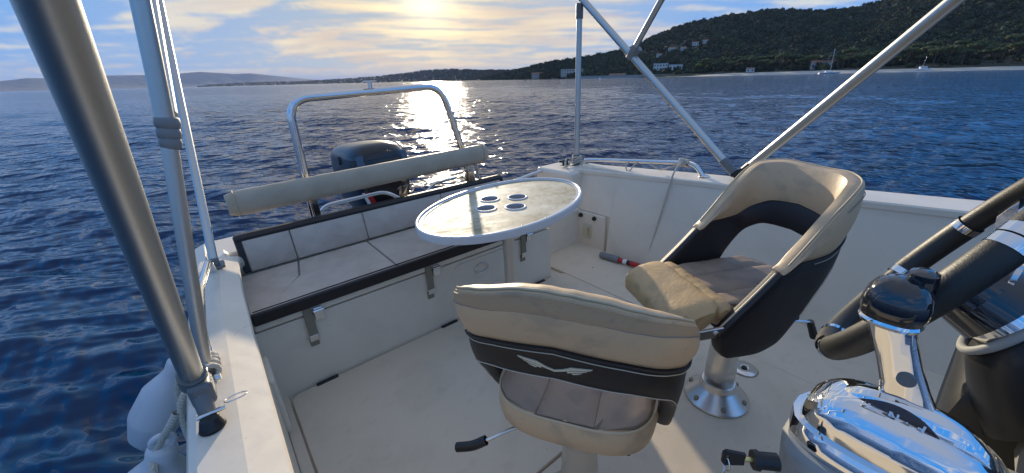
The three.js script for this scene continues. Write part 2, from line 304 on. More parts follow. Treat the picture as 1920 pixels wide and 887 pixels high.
function land(name, az0, az1, n, m, sky, shore, ridge, rough, mat) {
  const pos = [], uv = [], idx = [];
  for (let i = 0; i <= n; i++) for (let j = 0; j <= m; j++) { const p = landHeight(lerp(az0, az1, i / n), j / m * 1.35, sky, shore, ridge, rough); pos.push(...p); uv.push(p[0], p[2]); }
  for (let i = 0; i < n; i++) for (let j = 0; j < m; j++) { const a = i * (m + 1) + j, b = a + 1, c = a + m + 1, d = c + 1; idx.push(a, b, c, b, d, c); }
  const g = new THREE.BufferGeometry(); g.setAttribute('position', new THREE.Float32BufferAttribute(pos, 3)); g.setAttribute('uv', new THREE.Float32BufferAttribute(uv, 2)); g.setIndex(idx); g.computeVertexNormals();
  return structure(new THREE.Mesh(g, mat), name);
}
const ridgeH = shoreH.map(([a, r]) => [a, r * 1.25]);
const ridgeF = [[-30, 17000], [16, 17000]], shoreF = [[-30, 14500], [16, 14500]];
land('hill', 34, 125, 260, 90, skyR, shoreR, ridgeR, 0.25, std({ color: C(0.36, 0.34, 0.26), map: stoneTex, roughness: 1 }));
land('headland', 1.2, 44, 160, 24, skyH, shoreH, ridgeH, 0.2, std({ color: C(0.030, 0.038, 0.024), roughness: 1 }));
land('distant_hills', -30, 16, 160, 24, skyF, shoreF, ridgeF, 0.25, std({ color: C(0.07, 0.08, 0.07), roughness: 1 }));
{ // the pale beach along the near shore
  const pos = [], uv = [], idx = [], n = 220;
  for (let i = 0; i <= n; i++) for (let j = 0; j < 5; j++) {
    const az = lerp(59, 120, i / n), r0 = table(shoreR, az) - 8 + [0, 5, 12, 20, 30][j], w = 1.5 * fbm(az * 0.7, j * 0.3, 1, 3);
    pos.push((r0 + w) * Math.sin(az * R), WATER + [-0.4, 0.25, 1.1, 1.9, 2.5][j] * sst(59, 66, az) + 0.15 * w, -(r0 + w) * Math.cos(az * R)); uv.push(pos.at(-3), pos.at(-1));
  }
  for (let i = 0; i < n; i++) for (let j = 0; j < 4; j++) { const a = i * 5 + j, b = a + 1, c = a + 5, d = c + 1; idx.push(a, b, c, b, d, c); }
  const g = new THREE.BufferGeometry(); g.setAttribute('position', new THREE.Float32BufferAttribute(pos, 3)); g.setAttribute('uv', new THREE.Float32BufferAttribute(uv, 2)); g.setIndex(idx); g.computeVertexNormals();
  structure(new THREE.Mesh(g, std({ color: C(0.52, 0.46, 0.38), roughness: 0.95 })), 'beach');
}
const hillAt = (az, r) => { const r0 = table(shoreR, az), r1 = table(ridgeR, az); return landHeight(az, (r - r0) / (r1 - r0), skyR, shoreR, ridgeR, 0.25); };

// ---------------------------------------------------------------- woods
function clump(rx, ry, rz, det, rough, leaves, leaf) { // a ragged crown: lumpy core and many small leaf faces round it
  const g = new THREE.IcosahedronGeometry(1, det), p = g.attributes.position, o = rnd() * 50, pos = [];
  const rad = (x, y, z) => 0.78 + rough * fbm(x * 1.9 + o, y * 1.9, z * 1.9, 3);
  for (let i = 0; i < p.count; i++) { const x = p.getX(i), y = p.getY(i), z = p.getZ(i), k = rad(x, y, z); pos.push(x * k * rx, y * k * ry, z * k * rz); }
  for (let i = 0; i < leaves; i++) {
    const v = V(rr(-1, 1), rr(-0.6, 1), rr(-1, 1)).normalize(), k = rad(v.x, v.y, v.z) * rr(0.92, 1.16), c = V(v.x * k * rx, v.y * k * ry, v.z * k * rz);
    const a = V(rr(-1, 1), rr(-1, 1), rr(-1, 1)).normalize().multiplyScalar(leaf * rr(0.6, 1.4)), b = V(rr(-1, 1), rr(-1, 1), rr(-1, 1)).normalize().multiplyScalar(leaf * rr(0.6, 1.2));
    for (const q of [c.clone().add(a), c.clone().add(b), c.clone().sub(a)]) pos.push(q.x, q.y, q.z);
  }
  const h = new THREE.BufferGeometry(); h.setAttribute('position', new THREE.Float32BufferAttribute(pos, 3)); h.computeVertexNormals(); return clean(h);
}
const foliage = (r, g, b) => std({ color: C(r, g, b), roughness: 0.95 });
function wood(name, label, count, place, geo, mat) {
  const im = new THREE.InstancedMesh(geo, mat, count), m = new THREE.Matrix4(), q = new THREE.Quaternion(), e = new THREE.Euler(), c = new THREE.Color();
  for (let i = 0; i < count; i++) {
    const [p, s, tone] = place(i); e.set(0, rr(0, 6.28), 0); q.setFromEuler(e);
    m.compose(V(...p), q, V(s * rr(0.8, 1.2), s * rr(0.7, 1.2), s * rr(0.8, 1.2))); im.setMatrixAt(i, m); im.setColorAt(i, c.setRGB(...tone));
  }
  im.name = name; im.userData = { label, category: 'woodland', kind: 'stuff' }; im.castShadow = im.receiveShadow = true; scene.add(im);
}
const hillTone = () => { const k = rr(0.5, 1.35), w = rnd(); return w < 0.06 ? [k * 1.5, k * 1.05, k * 0.75] : w < 0.3 ? [k * 1.15, k * 1.15, k * 0.8] : [k, k, k]; };
for (let v = 0; v < 3; v++) wood('hillside_trees', ['dense dark evergreen trees covering the steep wooded hill', 'scattered low scrub between the trees of the wooded hill', 'rounded pale oaks mixed through the wooded hill'][v], [5200, 3600, 2400][v], () => {
  let az = rr(34.5, 100), t = Math.pow(rnd(), 0.8) * 1.02 + 0.05; if (az > 53 && az < 63 && t > 0.45 && t < 0.8 && rnd() < 0.6) az = rr(64, 100);
  const p = landHeight(az, Math.min(1.02, t), skyR, shoreR, ridgeR, 0.25);
  // the bare quarried band on the left flank keeps few trees
  const s = [rr(3.2, 6.2), rr(1.6, 3.2), rr(2.8, 5)][v]; p[1] += s * 0.35; return [p, s, hillTone()];
}, clump(1, 0.95, 1, 2, 0.9, 90, 0.22), [foliage(0.024, 0.038, 0.018), foliage(0.034, 0.044, 0.020), foliage(0.036, 0.050, 0.018)][v]);
wood('headland_trees', 'far low wood along the hazy headland under the sun', 6500, () => {
  const az = rr(1.6, 43), t = Math.pow(rnd(), 0.8) + 0.02, p = landHeight(az, Math.min(1, t), skyH, shoreH, ridgeH, 0.2), s = rr(4, 8) * lerp(1, 0.8, az / 43); p[1] += s * 0.2; return [p, s, hillTone()];
}, clump(1, 0.8, 1, 1, 0.8, 40, 0.3), foliage(0.035, 0.042, 0.024));

const bark = std({ color: C(0.09, 0.06, 0.045), roughness: 0.95 });
const pineMats = [foliage(0.066, 0.080, 0.024), foliage(0.085, 0.095, 0.028), foliage(0.050, 0.066, 0.024)];
function pine(h, w, mat) {
  const o = new THREE.Group(); const cg = [], tg = [];
  const lobes = 7 + Math.floor(rnd() * 4);
  for (let i = 0; i < lobes; i++) { const a = i * 2.4 + rnd(), d = w * 0.62 * Math.sqrt(i / lobes) , s = w * rr(0.34, 0.5); cg.push(clump(s, s * rr(0.42, 0.62), s, 1, 0.8, 55, s * 0.2).translate(Math.cos(a) * d, h - d * 0.22 - s * 0.3 + rr(-0.3, 0.3), Math.sin(a) * d)); }
  tg.push(cyl(V(0, -1, 0), V(0.15, h * 0.62, 0.1), 0.32, 0.2, 8));
  for (let i = 0; i < 5; i++) { const a = i * 1.3 + rnd(); tg.push(cyl(V(0.15, h * 0.6, 0.1), V(Math.cos(a) * w * 0.45, h * 0.86, Math.sin(a) * w * 0.45), 0.16, 0.07, 6)); }
  for (const [n, gs, m] of [['trunk', tg, bark], ['crown', cg, mat]]) { const q = new THREE.Mesh(mergeGeometries(gs.map(clean)), m); q.name = n; q.castShadow = q.receiveShadow = true; o.add(q); }
  return o;
}
{
  const protos = []; for (let i = 0; i < 6; i++) protos.push(pine(rr(9, 12), rr(4.6, 6.4), pineMats[i % 3]));
  const N = 92;
  for (let i = 0; i < N; i++) {
    const row = i % 3, az = lerp(62.5, 92, (i + rr(-0.35, 0.35)) / N), r = table(shoreR, az) + 26 + row * 17 + rr(-4, 4);
    if (Math.abs(az - 75.2) < 0.7 && row === 0) continue;
    const p = hillAt(az, r), o = protos[Math.floor(rnd() * 6)].clone(); o.name = numbered('pine_tree'); o.position.set(p[0], p[1] - 0.2, p[2]); o.rotation.y = rr(0, 6.28); const s = rr(0.82, 1.25); o.scale.set(s, s * rr(0.9, 1.15), s);
    o.userData = { label: 'dark spreading pine in the grove right behind the sandy beach', category: 'tree', group: 'pines behind the beach' }; scene.add(o);
  }
  const y = pine(9, 5.0, foliage(0.16, 0.19, 0.03)), p = hillAt(62.7, 505); y.children[1].scale.set(1, 1.0, 1);
  y.name = numbered('poplar_tree'); y.position.set(p[0], p[1] + 0.5, p[2]); y.userData = { label: 'bright yellow green tree standing out at the foot of the wooded hill', category: 'tree' }; scene.add(y);
}

// ---------------------------------------------------------------- houses and boats on the far shore
const wallM = [std({ color: C(0.62, 0.60, 0.56), roughness: 0.8 }), std({ color: C(0.52, 0.42, 0.34), roughness: 0.85 }), std({ color: C(0.40, 0.36, 0.32), roughness: 0.85 })];
const roofM = std({ color: C(0.28, 0.14, 0.09), roughness: 0.9 }), glassM = std({ color: C(0.03, 0.035, 0.04), roughness: 0.1 });
function house(label, az, r, w, h, dpt, mat, cols, rows, roof = true, name = 'house', lift = 0) {
  const p = hillAt(az, r), o = thing(name, label, name === 'house' ? 'house' : 'building', [p[0], p[1] - 0.4 + lift, p[2]], { world: true, local: true, turn: -az * R });
  part('wall', box(-w / 2, w / 2, 0, h, -dpt, 0, 0.05), mat, o);
  if (roof) part('roof', prismX([[0.5, h + 0.002], [-dpt - 0.5, h + 0.002], [-dpt / 2, h + dpt * 0.22]], -w / 2 - 0.4, w / 2 + 0.4), roofM, o);
  else part('roof', box(-w / 2 - 0.3, w / 2 + 0.3, h + 0.005, h + 0.35, -dpt - 0.3, 0.3, 0.05), wallM[0], o);
  for (let j = 0; j < rows; j++) for (let i = 0; i < cols; i++) {
    const cx = lerp(-w / 2, w / 2, (i + 0.5) / cols), cy = h * (j + 0.5) / rows, a = w / cols * 0.26, b = h / rows * 0.27;
    const f = part('window', box(cx - a, cx + a, cy - b, cy + b, -0.1, 0.06, 0.02), wallM[0], o); part('pane', box(cx - a * 0.8, cx + a * 0.8, cy - b * 0.8, cy + b * 0.8, 0.03, 0.09, 0.01), glassM, f);
  }
  return o;
}
house('white villa with several windows left of the bright green tree', 58.2, 560, 17, 8, 8, wallM[0], 5, 2, false, 'house', 2);
house('low pale house close right of the white villa at the hill foot', 60.0, 545, 15, 6, 8, wallM[0], 4, 1, false, 'house', 2);
house('white beach house with dark windows behind the sailing boat', 75.1, 462, 17, 5.6, 8, wallM[0], 5, 1, true, 'house', 0.6);
house('pale upper house half hidden by pines above the beach house', 75.0, 492, 15, 5, 8, wallM[2], 4, 1, true, 'house', 3);
house('large grey apartment block at the water left of the bimini post', 46.9, 655, 34, 11, 14, wallM[1], 8, 3, false, 'apartment_building');
house('smaller greyish building standing left of the large block', 42.4, 800, 26, 9, 12, wallM[1], 6, 2, true, 'apartment_building');
house('low brown boathouse on the quay right of the large block', 52.9, 552, 20, 4.5, 8, wallM[2], 4, 1, true, 'house');
for (const [az, r, w, where] of [[57.9, 700, 9, 'lowest'], [59.3, 745, 11, 'second from the left'], [60.6, 730, 8, 'middle one'], [61.9, 752, 10, 'second from the right'], [63.0, 745, 8, 'last on the right']]) house(`small white villa high among the hillside trees, ${where} of the row`, az, r, w, 4.5, 7, wallM[0], 3, 1, true, 'house', 1.5);
house('small pale hut under the trees near the start of the beach', 68.3, 470, 7, 3.2, 5, wallM[0], 2, 1, true, 'house', 0.6);
{
  const a = 54.5, r = 531, p = hillAt(a, r), o = thing('quay_wall', 'long low stone quay wall along the water under the hill', 'wall', [p[0], WATER - 0.5, p[2]], { world: true, local: true, turn: -a * R - 0.13 });
  part('wall_face', box(-62, 62, 0, 3.4, -4, 0, 0.1), wallM[2], o); part('coping', box(-62.2, 62.2, 3.405, 3.75, -4.2, 0.25, 0.05), wallM[2], o);
}
function hullShape(L, B, H, rake = 0.12) { // a small boat's hull, bow at +x
  const rings = [];
  for (let i = 0; i <= 14; i++) {
    const t = i / 14, x = -L / 2 + L * t, b = B / 2 * Math.pow(Math.max(0.001, 1 - Math.pow(t, 3.2)), 0.75) * (0.85 + 0.15 * Math.sin(t * 3)), top = H * (0.8 + 0.35 * t * t), r = [];
    for (let k = 0; k <= 10; k++) { const a = k / 10 * Math.PI; r.push(V(x + rake * L * t * t * (Math.sin(a) < 0.3 ? 1 : 0.2), top - Math.sin(a) * (top + 0.3), Math.cos(a) * b)); } rings.push(r);
  }
  return loft(rings);
}
{
  const az = 75.8 * R, r = 405, o = thing('sailboat', 'white sailing boat with a tall bare mast moored off the beach', 'sailboat', [r * Math.sin(az), WATER, -r * Math.cos(az)], { world: true, local: true, turn: -az + 0.35 });
  part('hull', hullShape(13, 3.6, 1.1), M.white, o); part('cabin', box(-2.5, 2.6, 1.0, 1.7, -1, 1, 0.2), M.white, o);
  part('mast', cyl(V(0.8, 1, 0), V(0.1, 17.5, 0), 0.15, 0.11, 8), M.silver, o); part('boom', cyl(V(0.7, 2.4, 0), V(-4.6, 2.6, 0), 0.14, 0.14, 8), M.white, o);
  part('stay', cyl(V(0.1, 17.3, 0), V(6.4, 1.3, 0), 0.03, 0.03, 5), M.silver, o); part('stay', cyl(V(0.1, 17.3, 0), V(-6.2, 1.2, 0), 0.03, 0.03, 5), M.silver, o);
}
{
  const az = 83.1, p = hillAt(az, 428), o = thing('motor_cruiser', 'small white motor boat with a leaning mast drawn up on the beach', 'boat', [p[0], p[1] + 0.9, p[2]], { world: true, local: true, turn: -az * R + 0.5 });
  part('hull', hullShape(9, 3.2, 1.3), M.white, o); part('cabin', box(-2.4, 1.5, 1.1, 2.7, -1.2, 1.2, 0.3), M.white, o); part('window', box(-2.0, 1.1, 1.85, 2.35, -1.22, 1.22, 0.1), glassM, o);
  part('mast', cyl(V(-1, 2.5, 0), V(-0.3, 9, 0), 0.09, 0.06, 8), M.silver, o); part('canopy', box(-3.8, -2.3, 2.3, 2.45, -1.2, 1.2, 0.05), M.white, o);
}
for (const [az, r, s, col, lab] of [[50.65, 330, 1.0, M.white, 'white mooring buoy on the water right of the bimini post'], [40.6, 420, 1.1, M.rubber, 'dark mooring buoy on the water left of the bimini post']]) {
  const o = thing('mooring_buoy', lab, 'buoy', [r * Math.sin(az * R), WATER - 0.2, -r * Math.cos(az * R)], { world: true, local: true });
  part('float', lathe([[0, 0], [0.6 * s, 0.1], [0.85 * s, 0.5], [0.6 * s, 1.0], [0.2 * s, 1.25], [0.12 * s, 1.5], [0, 1.52]], 20), col, o); part('ring', new THREE.TorusGeometry(0.18 * s, 0.04, 8, 16).translate(0, 1.65, 0), M.steel, o);
}

scene.fog = new THREE.FogExp2(0xa6b6d8, 3.6e-5);

// ================================================================ the boat
const boat = thing('motorboat_hull', 'white fibreglass motorboat cockpit with gunwales, bench locker and floor hatch', 'boat', [1.1, -0.3, -1]);
const SX0 = -0.04, SX1 = 2.24; // inner sides at the sole
// sole and hatch
part('sole', [box(SX0 - 0.1, SX1 + 0.1, -0.06, -0.02, -2.62, 1.6, 0.004), box(SX0, 0.0, -0.02, -0.0, -2.06, 1.6, 0.004), box(1.80, SX1 + 0.05, -0.02, 0.0, -2.06, 1.6, 0.004), box(0.0, 1.8, -0.02, 0, -0.735, 1.6, 0.004)], M.sole, boat);
const hatchShape = new THREE.Shape(); { const x0 = 0.012, x1 = 1.79, z0 = 0.75, z1 = 1.768, r = 0.05; hatchShape.moveTo(x0 + r, z0); hatchShape.lineTo(x1 - r, z0); hatchShape.quadraticCurveTo(x1, z0, x1, z0 + r); hatchShape.lineTo(x1, z1 - r); hatchShape.quadraticCurveTo(x1, z1, x1 - r, z1); hatchShape.lineTo(x0 + r, z1); hatchShape.quadraticCurveTo(x0, z1, x0, z1 - r); hatchShape.lineTo(x0, z0 + r); hatchShape.quadraticCurveTo(x0, z0, x0 + r, z0); }
const hatch = part('floor_hatch', extrude(hatchShape, 0.014, 0.004).rotateX(-Math.PI / 2).translate(0, -0.017, 0), M.sole, boat);
for (const [a, b] of [[0.122, 0.222], [0.803, 0.907], [1.513, 1.617]]) part('hinge', [box(a, b, -0.004, 0.006, -1.772, -1.757, 0.003), cyl(V(a, 0.004, -1.772), V(b, 0.004, -1.772), 0.005, 0.005, 10)], M.black, hatch);
// sides: left coaming and gunwale
part('side_wall', prismZ([[-0.09, -0.06], [-0.042, -0.06], [-0.036, 0.585], [-0.05, 0.605], [-0.12, 0.605], [-0.12, 0.2]], -2.30, 1.6), M.gel, boat);
const gunProfile = s => [[-0.036, 0.578], [-0.033, 0.600], [-0.037, 0.610], [-0.101, 0.628], [-0.106, 0.6285], [-0.180, 0.627], [-0.196, 0.620], [-0.204, 0.603], [-0.205, 0.56], [-0.12, 0.55]];
function sweepGunwale(profile, stations) { // stations: [z, dx, dy]
  return loft(stations.map(([z, dx, dy]) => profile.map(([x, y]) => V(x + dx, y + dy, z))).reverse(), true, true, 0.16);
}
part('gunwale', sweepGunwale(gunProfile(), [[1.6, 0, 0.02], [0.4, 0, 0.01], [-0.6, 0, 0], [-1.3, 0.004, 0], [-1.7, 0.010, 0], [-2.02, 0.024, -0.002], [-2.16, 0.036, -0.012], [-2.24, 0.046, -0.05], [-2.28, 0.05, -0.12]]), M.gel, boat, { label: 'left gunwale with a sunlit inner chamfer' });
part('hull_side', prismZ([[-0.125, 0.6], [-0.2, 0.57], [-0.19, 0.1], [-0.10, -0.55], [0.02, -0.62], [0.02, -0.5]], -2.5, 2.4), M.gel, boat);
part('wall_pocket', box(-0.043, -0.022, 0.04, 0.30, -1.70, -1.50, 0.008), M.gel, boat);
// right side wall with the recess at the stern
part('side_wall', [
  prismZ([[2.25, -0.03], [2.44, -0.03], [2.47, 0.64], [2.36, 0.64]], -1.75, 1.6),
  prismZ([[2.30, 0.29], [2.44, 0.29], [2.46, 0.64], [2.36, 0.64]], -2.10, -1.75),
  prismZ([[2.31, -0.03], [2.44, -0.03], [2.44, 0.295], [2.31, 0.295]], -2.10, -1.75),
], M.gel, boat);
part('recess_panel', box(2.285, 2.312, -0.02, 0.285, -2.07, -1.79, 0.01), M.gel, boat);
const ihatch = part('inspection_cover', box(2.272, 2.287, 0.07, 0.20, -2.00, -1.92, 0.008), M.cream, boat); part('knob', box(2.262, 2.273, 0.10, 0.17, -1.945, -1.93, 0.003), M.brass, ihatch);
for (const z of [-2.03, -1.89]) part('switch', cyl(V(2.268, 0.252, z), V(2.286, 0.252, z), 0.016, 0.018, 14), M.black, boat);
part('gunwale', loft([[1.6, 0.16], [0.6, 0.10], [0, 0.065], [-0.4, 0.045], [-1.1, 0.02], [-1.7, -0.01], [-2.1, -0.03], [-2.35, -0.045], [-2.5, -0.09]].map(([z, dy]) => [[2.352, 0.61], [2.350, 0.635], [2.358, 0.642], [2.47, 0.652], [2.54, 0.648], [2.56, 0.63], [2.562, 0.56], [2.45, 0.55]].map(([x, y]) => V(x - 0.02 * sst(-1.4, -2.4, z), y + dy, z))), true, true, 0.3), M.gel, boat, { label: 'right gunwale, bright along its top edge' });
part('side_riser', loft([[1.6, 0.16], [0.6, 0.10], [0, 0.065], [-0.4, 0.045], [-1.1, 0.02]].map(([z, dy]) => [[2.356, 0.60], [2.362, 0.64 + dy], [2.46, 0.64 + dy], [2.46, 0.60]].map(([x, y]) => V(x, y, z)))), M.gel, boat);
part('hull_side', prismZ([[2.5, 0.62], [2.555, 0.6], [2.54, 0.1], [2.4, -0.55], [2.3, -0.62], [2.3, -0.5]], -2.5, 2.4), M.gel, boat);
// stern: sill under the boarding gap, transom deck
part('transom', [box(-0.14, 1.72, -0.5, 0.575, -2.62, -2.30, 0.02), box(1.70, 2.5, -0.5, 0.30, -2.5, -2.06, 0.02), box(2.22, 2.5, 0.28, 0.60, -2.50, -2.085, 0.03)], M.gel, boat);
part('hull_bottom', box(-0.1, 2.42, -0.64, -0.5, -2.5, 2.4, 0.03), M.gel, boat);
// bench locker
part('locker_front', [box(SX0 - 0.01, 1.70, -0.03, 0.362, -1.90, -1.785, 0.006), box(1.66, 1.70, -0.03, 0.362, -2.32, -1.89, 0.006)], M.gel, boat);
part('locker_lid', box(-0.036, 1.708, 0.371, 0.417, -2.315, -1.776, 0.012), M.gel, boat);
const lh = new THREE.Shape(); { const x0 = 0.94, x1 = 1.40, y0 = 0.07, y1 = 0.34, r = 0.05; lh.moveTo(x0 + r, y0); lh.lineTo(x1 - r, y0); lh.quadraticCurveTo(x1, y0, x1, y0 + r); lh.lineTo(x1, y1 - r); lh.quadraticCurveTo(x1, y1, x1 - r, y1); lh.lineTo(x0 + r, y1); lh.quadraticCurveTo(x0, y1, x0, y1 - r); lh.lineTo(x0, y0 + r); lh.quadraticCurveTo(x0, y0, x0 + r, y0); }
const ld = part('locker_door', extrude(lh, 0.006, 0.004).translate(0, 0, -1.788), M.gel, boat); part('pull_ring', tube([[1.09, 0.30, -1.775], [1.07, 0.275, -1.771], [1.10, 0.25, -1.771], [1.15, 0.255, -1.771], [1.16, 0.28, -1.771], [1.12, 0.305, -1.772]], 0.004, 40, 8, true), M.steel, ld);
for (const x of [0.175, 0.78, 1.45]) {
  const l = part('latch_strap', [box(x - 0.022, x + 0.016, 0.255, 0.432, -1.776, -1.768, 0.003)], M.strap, boat);
  part('latch_tip', box(x - 0.026, x + 0.012, 0.205, 0.25, -1.787, -1.777, 0.003), M.strap, l); part('catch_plate', box(x - 0.024, x + 0.014, 0.237, 0.268, -1.768, -1.764, 0.002), M.steel, l);
  part('buckle', [box(x + 0.02, x + 0.06, 0.335, 0.40, -1.777, -1.762, 0.004), cyl(V(x + 0.018, 0.385, -1.758), V(x + 0.062, 0.385, -1.758), 0.008, 0.008, 12)], M.chrome, l);
}
part('drain_plate', lathe([[0, 0.006], [0.018, 0.006], [0.02, 0.011], [0.05, 0.009], [0.058, 0.0], [0, 0]], 32).translate(1.684, 0.0, -0.491), M.steel, boat);
for (const [x, z] of [[1.684, -0.491]]) part('drain_hole', cyl(V(x, 0.004, z), V(x, 0.013, z), 0.013, 0.011, 16), M.black, boat);
for (const [x, z] of [[1.62, -1.5], [2.0, -1.66], [1.05, -1.1]]) part('screw', cyl(V(x, -0.002, z), V(x, 0.002, z), 0.006, 0.005, 10), M.greyPlastic, boat);
// cleats
function cleat(x, y, z, turn, m = M.steel) { const g = [cyl(V(-0.03, 0, 0), V(-0.03, 0.035, 0), 0.008), cyl(V(0.03, 0, 0), V(0.03, 0.035, 0), 0.008), tube([[-0.085, 0.042, 0], [-0.04, 0.038, 0], [0.04, 0.038, 0], [0.085, 0.042, 0]], 0.009, 20, 10), box(-0.05, 0.05, 0, 0.005, -0.018, 0.018, 0.002)]; const q = mergeGeometries(g.map(clean)).rotateY(turn).translate(x, y, z); part('cleat', q, m, boat); }
cleat(-0.145, 0.629, -1.16, Math.PI / 2); cleat(2.40, 0.61, -2.32, 0.2, M.black);

// bench cushions
{
  const o = thing('bench_seat_cushion', 'long light grey bench seat cushion with dark front band on the stern locker', 'cushion', [0.83, 0.418, -2.0]);
  const X0 = -0.03, X1 = 1.69, y0 = 0.418, y1 = 0.468;
  part('front_band', box(X0, X1, y0 - 0.006, y1 - 0.002, -1.775, -1.752, 0.006, 3), M.dark, o);
  // three upholstered panels with sunk seams between them; the left seam runs crooked
  const panels = [[[X0, -1.772], [0.075, -1.772], [0.085, -1.86], [0.205, -2.04], [0.24, -2.235], [X0, -2.235]], [[0.083, -1.772], [0.612, -1.772], [0.617, -2.235], [0.248, -2.235], [0.213, -2.038], [0.093, -1.858]], [[0.62, -1.772], [1.15, -1.772], [1.155, -2.235], [0.625, -2.235]], [[1.158, -1.772], [X1, -1.772], [X1, -2.235], [1.163, -2.235]]];
  for (const p of panels) {
    const c = p.reduce((s, q) => [s[0] + q[0] / p.length, s[1] + q[1] / p.length], [0, 0]);
    const ins = p.map(([x, z]) => [x + Math.sign(c[0] - x) * 0.006, -(z + Math.sign(c[1] - z) * 0.006)]);
    part('seat_panel', extrude(poly(ins), 0.03, 0.006, 3).rotateX(-Math.PI / 2).translate(0, y0 + 0.012, 0), M.cushion, o);
  }
  part('underside', box(X0 + 0.005, X1 - 0.005, y0 + 0.0005, y0 + 0.038, -2.23, -1.787, 0.004), M.seam, o);
  part('piping', [tube([[X0 + 0.01, y1 - 0.002, -1.782], [0.6, y1, -1.782], [X1 - 0.01, y1 - 0.002, -1.782]], 0.0035, 60, 6)], M.dark, o);
}
{
  const o = thing('bench_back_cushion', 'light grey panelled backrest cushion with dark top edge above the bench seat', 'cushion', [0.83, 0.468, -2.25]);
  // side section (z, y): leans back a little
  const lean = (y, d) => -2.237 - (y - 0.468) * 0.20 - d;
  const X0 = 0.0, X1 = 1.69, top = 0.655;
  for (const [a, b] of [[X0 + 0.03, 0.246], [0.25, 0.636], [0.64, 1.16], [1.164, X1 - 0.03]]) {
    const pts = [[lean(0.473, 0), 0.473], [lean(0.632, 0), 0.632], [lean(0.632, 0.035), 0.632], [lean(0.473, 0.035), 0.473]];
    const g = loft([[a, 0.006], [a + 0.006, 0], [b - 0.006, 0], [b, 0.006]].map(([x, d]) => [[0.470, 0.014 + d], [0.474, 0.004 + d], [0.482, d], [0.622, d], [0.630, 0.004 + d], [0.634, 0.014 + d], [0.634, 0.04], [0.470, 0.04]].map(([y, q]) => V(x, y, lean(y, q)))).reverse());
    part('back_panel', g, M.cushion, o);
  }
  part('top_band', loft([[X0, 0.012], [X0 + 0.012, 0], [X1 - 0.012, 0], [X1, 0.012]].map(([x, d]) => [[0.632, 0.004], [0.645, 0.002 + d], [0.657 - d, 0.012], [0.660 - d, 0.03], [0.657 - d, 0.055], [0.640, 0.066], [0.60, 0.066], [0.60, 0.041], [0.632, 0.041]].map(([y, q]) => V(x, y, lean(y, q)))).reverse()), M.dark, o);
  for (const [a, b] of [[X0 + 0.0, X0 + 0.03], [X1 - 0.03, X1]]) part('end_band', loft([a, a + 0.004, b - 0.001, b].map((x, i) => [[0.470, 0.012], [0.478, 0.002], [0.625, 0.002], [0.632, 0.006], [0.6325, 0.041], [0.470, 0.041]].map(([y, q]) => V(x, y, lean(y, q + (i === 0 || i === 3 ? 0.006 : 0))))).reverse()), M.dark, o);
  part('back_board', loft([X0 + 0.01, X1 - 0.01].map(x => [[0.470, 0.042], [0.599, 0.042], [0.599, 0.062], [0.470, 0.062]].map(([y, q]) => V(x, y, lean(y, q)))).reverse()), M.dark, o);
}
// roll bar and its bolster
{
  const z = -2.5, o = thing('roll_bar', 'polished steel arch standing on the transom behind the bench', 'roll bar', [0.95, 0.575, z]);
  part('arch', bentTube([[0.424, 0.57, z], [0.437, 1.278, z], [1.385, 1.300, z - 0.01], [1.585, 0.57, z]], 0.0225, 0.12, 20), M.steel, o);
  part('post_cap', [cyl(V(0.905, 1.30, z - 0.005), V(0.905, 1.345, z - 0.005), 0.011), box(0.872, 0.938, 1.345, 1.352, z - 0.03, z + 0.02, 0.003)], M.steel, o);
  for (const x of [0.424, 1.585]) part('foot_plate', lathe([[0, 0.014], [0.03, 0.014], [0.055, 0.004], [0.057, 0], [0, 0]], 24).translate(x, 0.575, z), M.steel, o);
  for (const [x, y] of [[0.428, 0.80], [1.522, 0.82]]) part('clamp', [box(x - 0.03, x + 0.03, y - 0.22, y + 0.02, z + 0.012, z + 0.032, 0.004), cyl(V(x - 0.012, y - 0.03, z + 0.034), V(x - 0.012, y - 0.2, z + 0.034), 0.006)], M.steel, o);
  part('side_tube', bentTube([[1.66, 0.57, z - 0.05], [1.63, 0.80, z - 0.05], [1.535, 0.86, z - 0.02]], 0.013, 0.05, 10), M.steel, o);
}
{
  const o = thing('backrest_bolster', 'long round beige bolster strapped across the steel arch behind the bench', 'bolster', [0.85, 0.72, -2.43]);
  const rings = [], X0 = 0.024, X1 = 1.655, n = 28;
  for (let i = 0; i <= 44; i++) {
    const t = i / 44, x = lerp(X0, X1, t), e = Math.min(i, 44 - i), s = e === 0 ? 0.80 : e === 1 ? 0.965 : 1, r = [];
    const wob = 0.0025 * perlin.noise(x * 9, 2, 3);
    for (let k = 0; k < n; k++) { const a = k / n * 2 * Math.PI, c = Math.cos(a), q = Math.sin(a); r.push(V(x + (e === 1 ? (i === 1 ? -0.030 : 0.030) * 0 : 0), lerp(0.790, 0.815, t) + (0.066 + wob) * s * Math.sign(q) * Math.pow(Math.abs(q), 0.85), -2.425 + 0.045 * s * Math.sign(c) * Math.pow(Math.abs(c), 0.8))); }
    rings.push(r);
  }
  part('pad', loft(rings), M.bolster, o);
  for (const x of [X0 + 0.038, X1 - 0.038]) { const pts = []; for (let k = 0; k < 20; k++) { const a = k / 20 * 2 * Math.PI; pts.push([x, lerp(0.790, 0.815, (x - X0) / (X1 - X0)) + 0.068 * Math.sign(Math.sin(a)) * Math.pow(Math.abs(Math.sin(a)), 0.85), -2.425 + 0.047 * Math.sign(Math.cos(a)) * Math.pow(Math.abs(Math.cos(a)), 0.8)]); } part('piping', tube(pts, 0.003, 60, 6, true), M.piping, o); }
}
